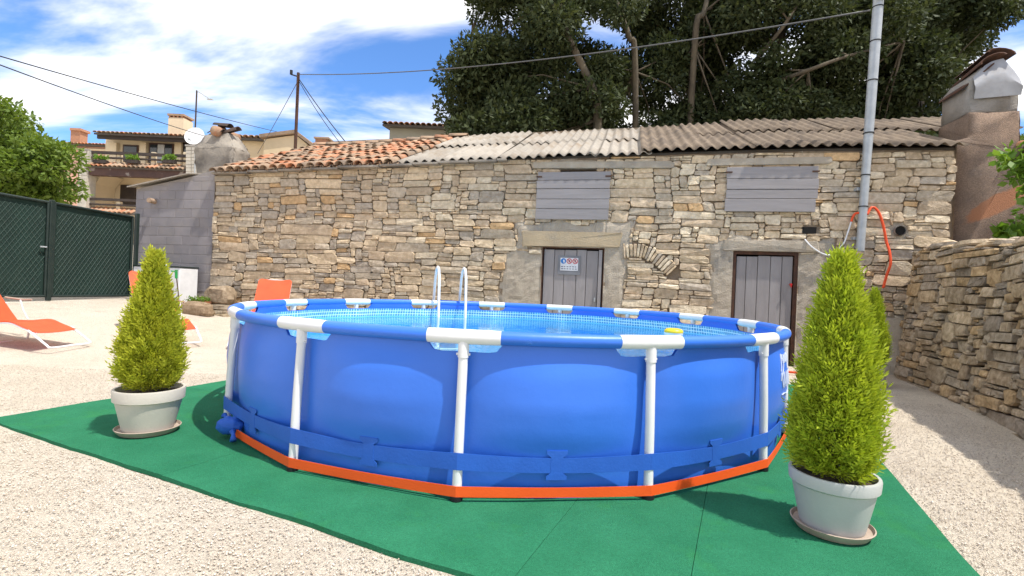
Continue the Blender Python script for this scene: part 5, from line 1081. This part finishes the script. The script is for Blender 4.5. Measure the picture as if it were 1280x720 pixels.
# satellite dish, street lamp, utility pole
ds = at(244, 171, 26); de = empty('satellite_dish', ds, 0, label='white satellite dish mounted above the balcony corner', cat='satellite dish')
mb = MB(); mb.lathe([(0.0, 0.0), (0.2, 0.012), (0.36, 0.04), (0.49, 0.085), (0.485, 0.095), (0.35, 0.05), (0.0, 0.012)], 30); o = mb.build('reflector', M_WHITEM, de, angle=0.6); o.rotation_euler = (math.radians(75), math.radians(20), 0)
mb = MB(); mb.tube([(0, 0.05, 0), (0, 0.08, -1.2), (0, 0.08, -5.2)], 0.03, 8); mb.build('mast', M_STEEL, de); mb = MB(); mb.tube([(0, 0, -0.40), (0.0, -0.45, -0.28)], 0.015, 6); mb.box((-0.05, -0.52, -0.31), (0.05, -0.42, -0.23)); mb.build('feed_arm', M_STEEL, de)
YL = 40; b0, b1, b2 = at(244, 165, YL), at(246, 113, YL), at(263, 124, YL); sl_ = empty('street_lamp', (b0.x, YL, ground_z(-25, YL)), 0, label='thin grey street lamp with short arm above the cream house roof', cat='street lamp')
o_ = Vector(sl_.location); mb = MB(); mb.tube([(0, 0, 0), Vector((b1.x, YL, b1.z)) - o_], 0.06, 8); mb.build('post', M_DKWOOD, sl_); mb = MB(); mb.tube([Vector((b1.x, YL, b1.z - 0.03)) - o_, Vector((b2.x, YL, b2.z)) - o_], 0.045, 6); mb.build('arm', M_STEEL, sl_)
mb = MB(); v_ = Vector((b2.x, YL, b2.z)) - o_; mb.box((v_.x - 0.25, v_.y - 0.1, v_.z - 0.06), (v_.x + 0.2, v_.y + 0.1, v_.z + 0.03), 0.02); mb.build('lamp_head', M_STEEL, sl_)
YU = 15.5; u0, u1 = at(369, 190, YU), at(373, 91, YU); up = empty('utility_pole', (u0.x, YU, ground_z(u0.x, YU)), 0, label='rusty brown utility pole carrying overhead cables behind the tiled roof', cat='utility pole'); o_ = Vector(up.location); ut = Vector((u1.x, YU, u1.z))
mb = MB(); mb.tube([(0, 0, 0), ut - o_], [0.055, 0.045], 10); mb.build('post', M_RUST, up); mb = MB(); v_ = at(364, 93, YU) - o_; mb.tube([ut - o_ + Vector((0, 0, -0.12)), v_], 0.022, 6); mb.tube([v_, v_ + Vector((0, 0, 0.13))], 0.045, 8); mb.build('insulator', M_CABLE, up)
def sag(a, b, s, n=12): return [a.lerp(b, i / n) - Vector((0, 0, s * 4 * (i / n) * (1 - i / n))) for i in range(n + 1)]
cable('overhead_cable', sag(at(372, 93, YU), hw_(1088, 13, -0.22), 0.28), 0.013, M_ALU, 'twisted overhead cable from the utility pole to the steel pole', 'cable', 5, 2)
cable('overhead_cable', sag(at(-520, -84, 5.5), at(352, 166, 27), 0.12), 0.014, M_CABLE, 'upper of two black cables crossing above the chestnut tree', 'cable', 5, 2)
cable('overhead_cable', sag(at(-520, -118, 5.5), at(262, 172, 26), 0.14), 0.016, M_CABLE, 'lower of two black cables, running to the satellite dish', 'cable', 5, 2)
cable('overhead_cable', sag(at(374, 99, YU), at(434, 180, 13.5), 0.05), 0.014, M_CABLE, 'thicker black cable dropping from the utility pole to the tiled roof', 'cable', 5, 2)
cable('overhead_cable', sag(at(373, 100, YU), at(426, 180, 14), 0.08), 0.010, M_CABLE, 'thinner black cable dropping from the utility pole to the tiled roof', 'cable', 5, 2)
cable('guy_wire', sag(at(371, 104, YU), at(322, 192, 19), 0.03), 0.010, M_ALU, 'thin wire running from the utility pole down to the ochre house', 'cable', 5, 2)

# ------------------------------------------------------------------ trees
def tree(name, base, label, cat, trunks, clumps, leaf, m_leaf, seed, per=420, rad=(0.5, 0.95), group=None, asp=0.45, flat=0.75):
    rng = np.random.default_rng(seed); e = empty(name, base, 0, label=label, cat=cat, group=group); b = MB(); o = Vector(base)
    for pts_, r0_, r1_ in trunks:
        P = catmull([tuple(Vector(p) - o) for p in pts_], 5); n = len(P); b.tube(P, [lerp(r0_, r1_, i / (n - 1)) * (0.66 if r0_ > 0.05 else 1) for i in range(n)], 9)
    tips = [(Vector(p) - o) for pts_, _, _ in trunks for p in pts_[1:]]
    Cn = np.array([tuple(Vector(c) - o) for c in clumps]); rgp = random.Random(seed)
    for c in Cn[::3]:       # branches reaching into the clumps
        c = Vector(c); t_ = min(tips, key=lambda q: (q - c).length + rgp.uniform(0, 1.2) + (0.8 if q.z > c.z else 0)); md = t_.lerp(c, 0.5) + Vector((rgp.uniform(-.2, .2), rgp.uniform(-.2, .2), 0.15)); b.tube([t_, md, c], [0.032, 0.02, 0.008], 5)
    b.build('trunk', M_BARK, e, smooth=True)
    rr_ = rng.uniform(*rad, len(Cn)); cnt = np.maximum(30, (per * (rr_ / np.mean(rad)) ** 2).astype(int)); idx = np.repeat(np.arange(len(Cn)), cnt); n = len(idx)
    d = rng.normal(0, 1, (n, 3)); d /= np.linalg.norm(d, axis=1, keepdims=True); rad_ = rr_[idx] * rng.uniform(0.0, 1.0, n) ** 0.45
    P = Cn[idx] + d * rad_[:, None] * np.array([1.15, 1.15, flat]); Vv = leaf_quads(P, d + np.array([0, 0, -0.35]), leaf, rng, asp)
    link('crown', fast_mesh('crown', Vv, np.arange(len(Vv)).reshape(-1, 4)), m_leaf, e)
def T(px_, py_, Y): return at(px_, py_, Y)
def clump_cloud(n, boxes, seed, reject=None):
    rg = random.Random(seed); out = []; tries = 0
    while len(out) < n and tries < 20000:
        tries += 1; bx = rg.choices(boxes, [(b[1] - b[0]) * (b[3] - b[2]) for b in boxes])[0]; p = Vector((rg.uniform(bx[0], bx[1]), rg.uniform(*bx[4]), rg.uniform(bx[2], bx[3])))
        if reject and reject(p): continue
        out.append(p)
    return out
# crown outline of the tree belt in direction space (azimuth tangent -> lowest/left limits), gaps where the sky shows
def dirpx(p): # picture direction of a world point, used to keep the crowns' outer outline
    v = p - Vector((0, 0, CAM_H)); return 640 + F_PX * v.dot(RT) / v.dot(FW), 360 - F_PX * v.dot(UP) / v.dot(FW)
GAPS = [(655, 48, 14, 10), (738, 36, 22, 18), (768, 50, 16, 8), (645, 18, 6, 8), (935, 78, 12, 14), (1000, 22, 14, 6), (985, 62, 8, 4), (705, 112, 5, 6), (840, 25, 8, 4)]
def rej(p):
    x, y = dirpx(p)
    if x < interp(y, [(-300, 690), (-120, 610), (-20, 590), (20, 590), (60, 577), (110, 566), (170, 580)]): return True
    if x > interp(y, [(-300, 1200), (-60, 1268), (10, 1258), (50, 1228), (100, 1190), (150, 1170)]): return True
    for gx_, gy_, a, b in GAPS:
        if ((x - gx_) / (a + 12)) ** 2 + ((y - gy_) / (b + 12)) ** 2 < 1: return True
    return False
GT = 'dark trees behind the stone house'
def zg(x, y): return ground_z(x, y) - 0.1
def belt(name, px0, px1, Y, label, trunks, seed, n):
    x0, x1 = T(px0, 100, Y).x, T(px1, 100, Y).x; cl_ = clump_cloud(n, [(x0, x1, 4.6, 7.6, (Y - 1.6, Y + 1.6)), (x0, x1, 7.6, 12.5, (Y - 2.0, Y + 2.2))], seed, rej)
    tb_ = trunks[0][0][0]; tree(name, (tb_[0], tb_[1], tb_[2]), label, 'tree', trunks, cl_, 0.165, M_LEAFD, seed, 820, (0.42, 0.85), GT, 0.42)
b1 = T(752, 240, 13.4)
belt('broadleaf_tree', 530, 760, 15.2, 'dark leafy tree with a pale trunk leaning left above the grey roof', [([Vector((b1.x, 13.4, zg(b1.x, 13.4))), T(747, 150, 14.0), T(740, 110, 13.8), T(718, 62, 13.7), T(690, 0, 13.8), T(660, -90, 14.0)], 0.22, 0.09), ([T(716, 58, 13.35), T(704, 20, 13.5), T(694, -40, 14)], 0.10, 0.05), ([T(735, 110, 15.2), T(650, 60, 15.6), T(590, 40, 16)], 0.08, 0.03)], 101, 150)
b2 = T(800, 240, 16.4)
belt('broadleaf_tree', 730, 930, 16.4, 'dark leafy tree with two slim upright trunks behind the grey shutters', [([Vector((b2.x, 16.4, zg(b2.x, 16.4))), T(794, 90, 14.6), T(786, 45, 14.3), T(768, -10, 14.3), T(750, -90, 15)], 0.16, 0.07), ([Vector((b2.x + 1.6, 16.6, zg(b2.x, 16.4))), T(868, 60, 14.6), T(880, 15, 14.4), T(898, -60, 14.8)], 0.17, 0.08)], 102, 135)
b3 = T(985, 240, 15.4)
belt('broadleaf_tree', 900, 1110, 15.4, 'dark leafy tree with long slanting limbs behind the steel pole', [([Vector((b3.x, 15.4, zg(b3.x, 15.4))), T(960, 120, 15.4), T(975, 50, 15.4), T(1010, -20, 15.4), T(1020, -90, 15.4)], 0.20, 0.07), ([T(955, 108, 14.6), T(1010, 88, 13.4), T(1060, 70, 13.2), T(1130, 52, 13.8)], 0.10, 0.04), ([T(945, 75, 14.2), T(985, 25, 13.5), T(1010, -20, 13.8)], 0.10, 0.04)], 103, 140)
b4 = T(1150, 240, 15.8)
belt('broadleaf_tree', 1080, 1300, 15.8, 'dark leafy tree rising behind the zinc-capped chimney', [([Vector((b4.x, 15.8, zg(b4.x, 15.8))), T(1150, 120, 15.8), T(1165, 40, 15.8), T(1190, -40, 15.8)], 0.22, 0.08)], 104, 145)
b5 = T(1300, 220, 22); tree('broadleaf_tree', (b5.x, 22, zg(b5.x, 22)), 'distant green tree showing low to the right of the brown chimney', 'tree', [([Vector((b5.x, 22, zg(b5.x, 22))), T(1300, 190, 22), T(1305, 150, 22)], 0.15, 0.05)], clump_cloud(26, [(T(1283, 180, 22).x, T(1350, 180, 22).x, T(1290, 230, 22).z, T(1290, 160, 22).z, (21, 23))], 4), 0.26, M_LEAFC, 55, 300, (0.5, 0.8), GT)
YC = 13.0; cb = T(-10, 330, YC)
def rejc(p):
    x, y = dirpx(p); return x > interp(y, [(118, 5), (135, 32), (165, 58), (200, 74), (235, 86), (262, 80)]) or y < interp(x, [(-200, 105), (0, 128), (30, 140)])
tree('chestnut_tree', (cb.x, YC, zg(cb.x, YC)), 'bright green chestnut tree rising behind the green gate', 'tree', [([Vector((cb.x, YC, zg(cb.x, YC))), T(-12, 240, YC), T(-5, 180, YC), T(-20, 130, YC)], 0.16, 0.06)], clump_cloud(125, [(T(-170, 200, YC).x, T(100, 200, YC).x, T(0, 262, YC).z, T(0, 105, YC).z, (YC - 1.2, YC + 1.8))], 12, rejc), 0.14, M_LEAFC, 77, 520, (0.34, 0.55), None, 0.5)
# vine leaves on the terrace at the right
vb = Vector((6.55, 6.2, 1.72)); tree('fig_bush', vb, 'bright green leafy branch hanging beside the brown chimney', 'shrub', [([vb, T(1296, 240, 6.2), T(1285, 205, 6.2)], 0.022, 0.008), ([T(1296, 240, 6.2), T(1275, 215, 6.2), T(1264, 200, 6.2)], 0.012, 0.005)], [T(x, y, 6.2 + R.uniform(-.2, .2)) for x, y in ((1268, 200), (1280, 205), (1276, 222), (1292, 215), (1290, 240), (1284, 262), (1296, 275), (1283, 282), (1300, 200), (1310, 240), (1262, 194))], 0.11, M_LEAFV, 31, 34, (0.10, 0.17), None, 0.7)
vb2 = Vector((6.35, 6.15, 1.74)); q = T(1262, 290, 6.1); tree('low_leafy_plant', (q.x + 0.1, q.y, q.z - 0.06), 'low plant with broad green leaves on top of the dry stone wall', 'plant', [([Vector((q.x + 0.1, q.y, q.z - 0.06)), Vector((q.x + 0.1, q.y, q.z - 0.02)), q], 0.01, 0.004)], [T(x, 290, 6.1) for x in (1257, 1266, 1275)], 0.14, M_LEAFV, 36, 12, (0.04, 0.07), None, 0.9)
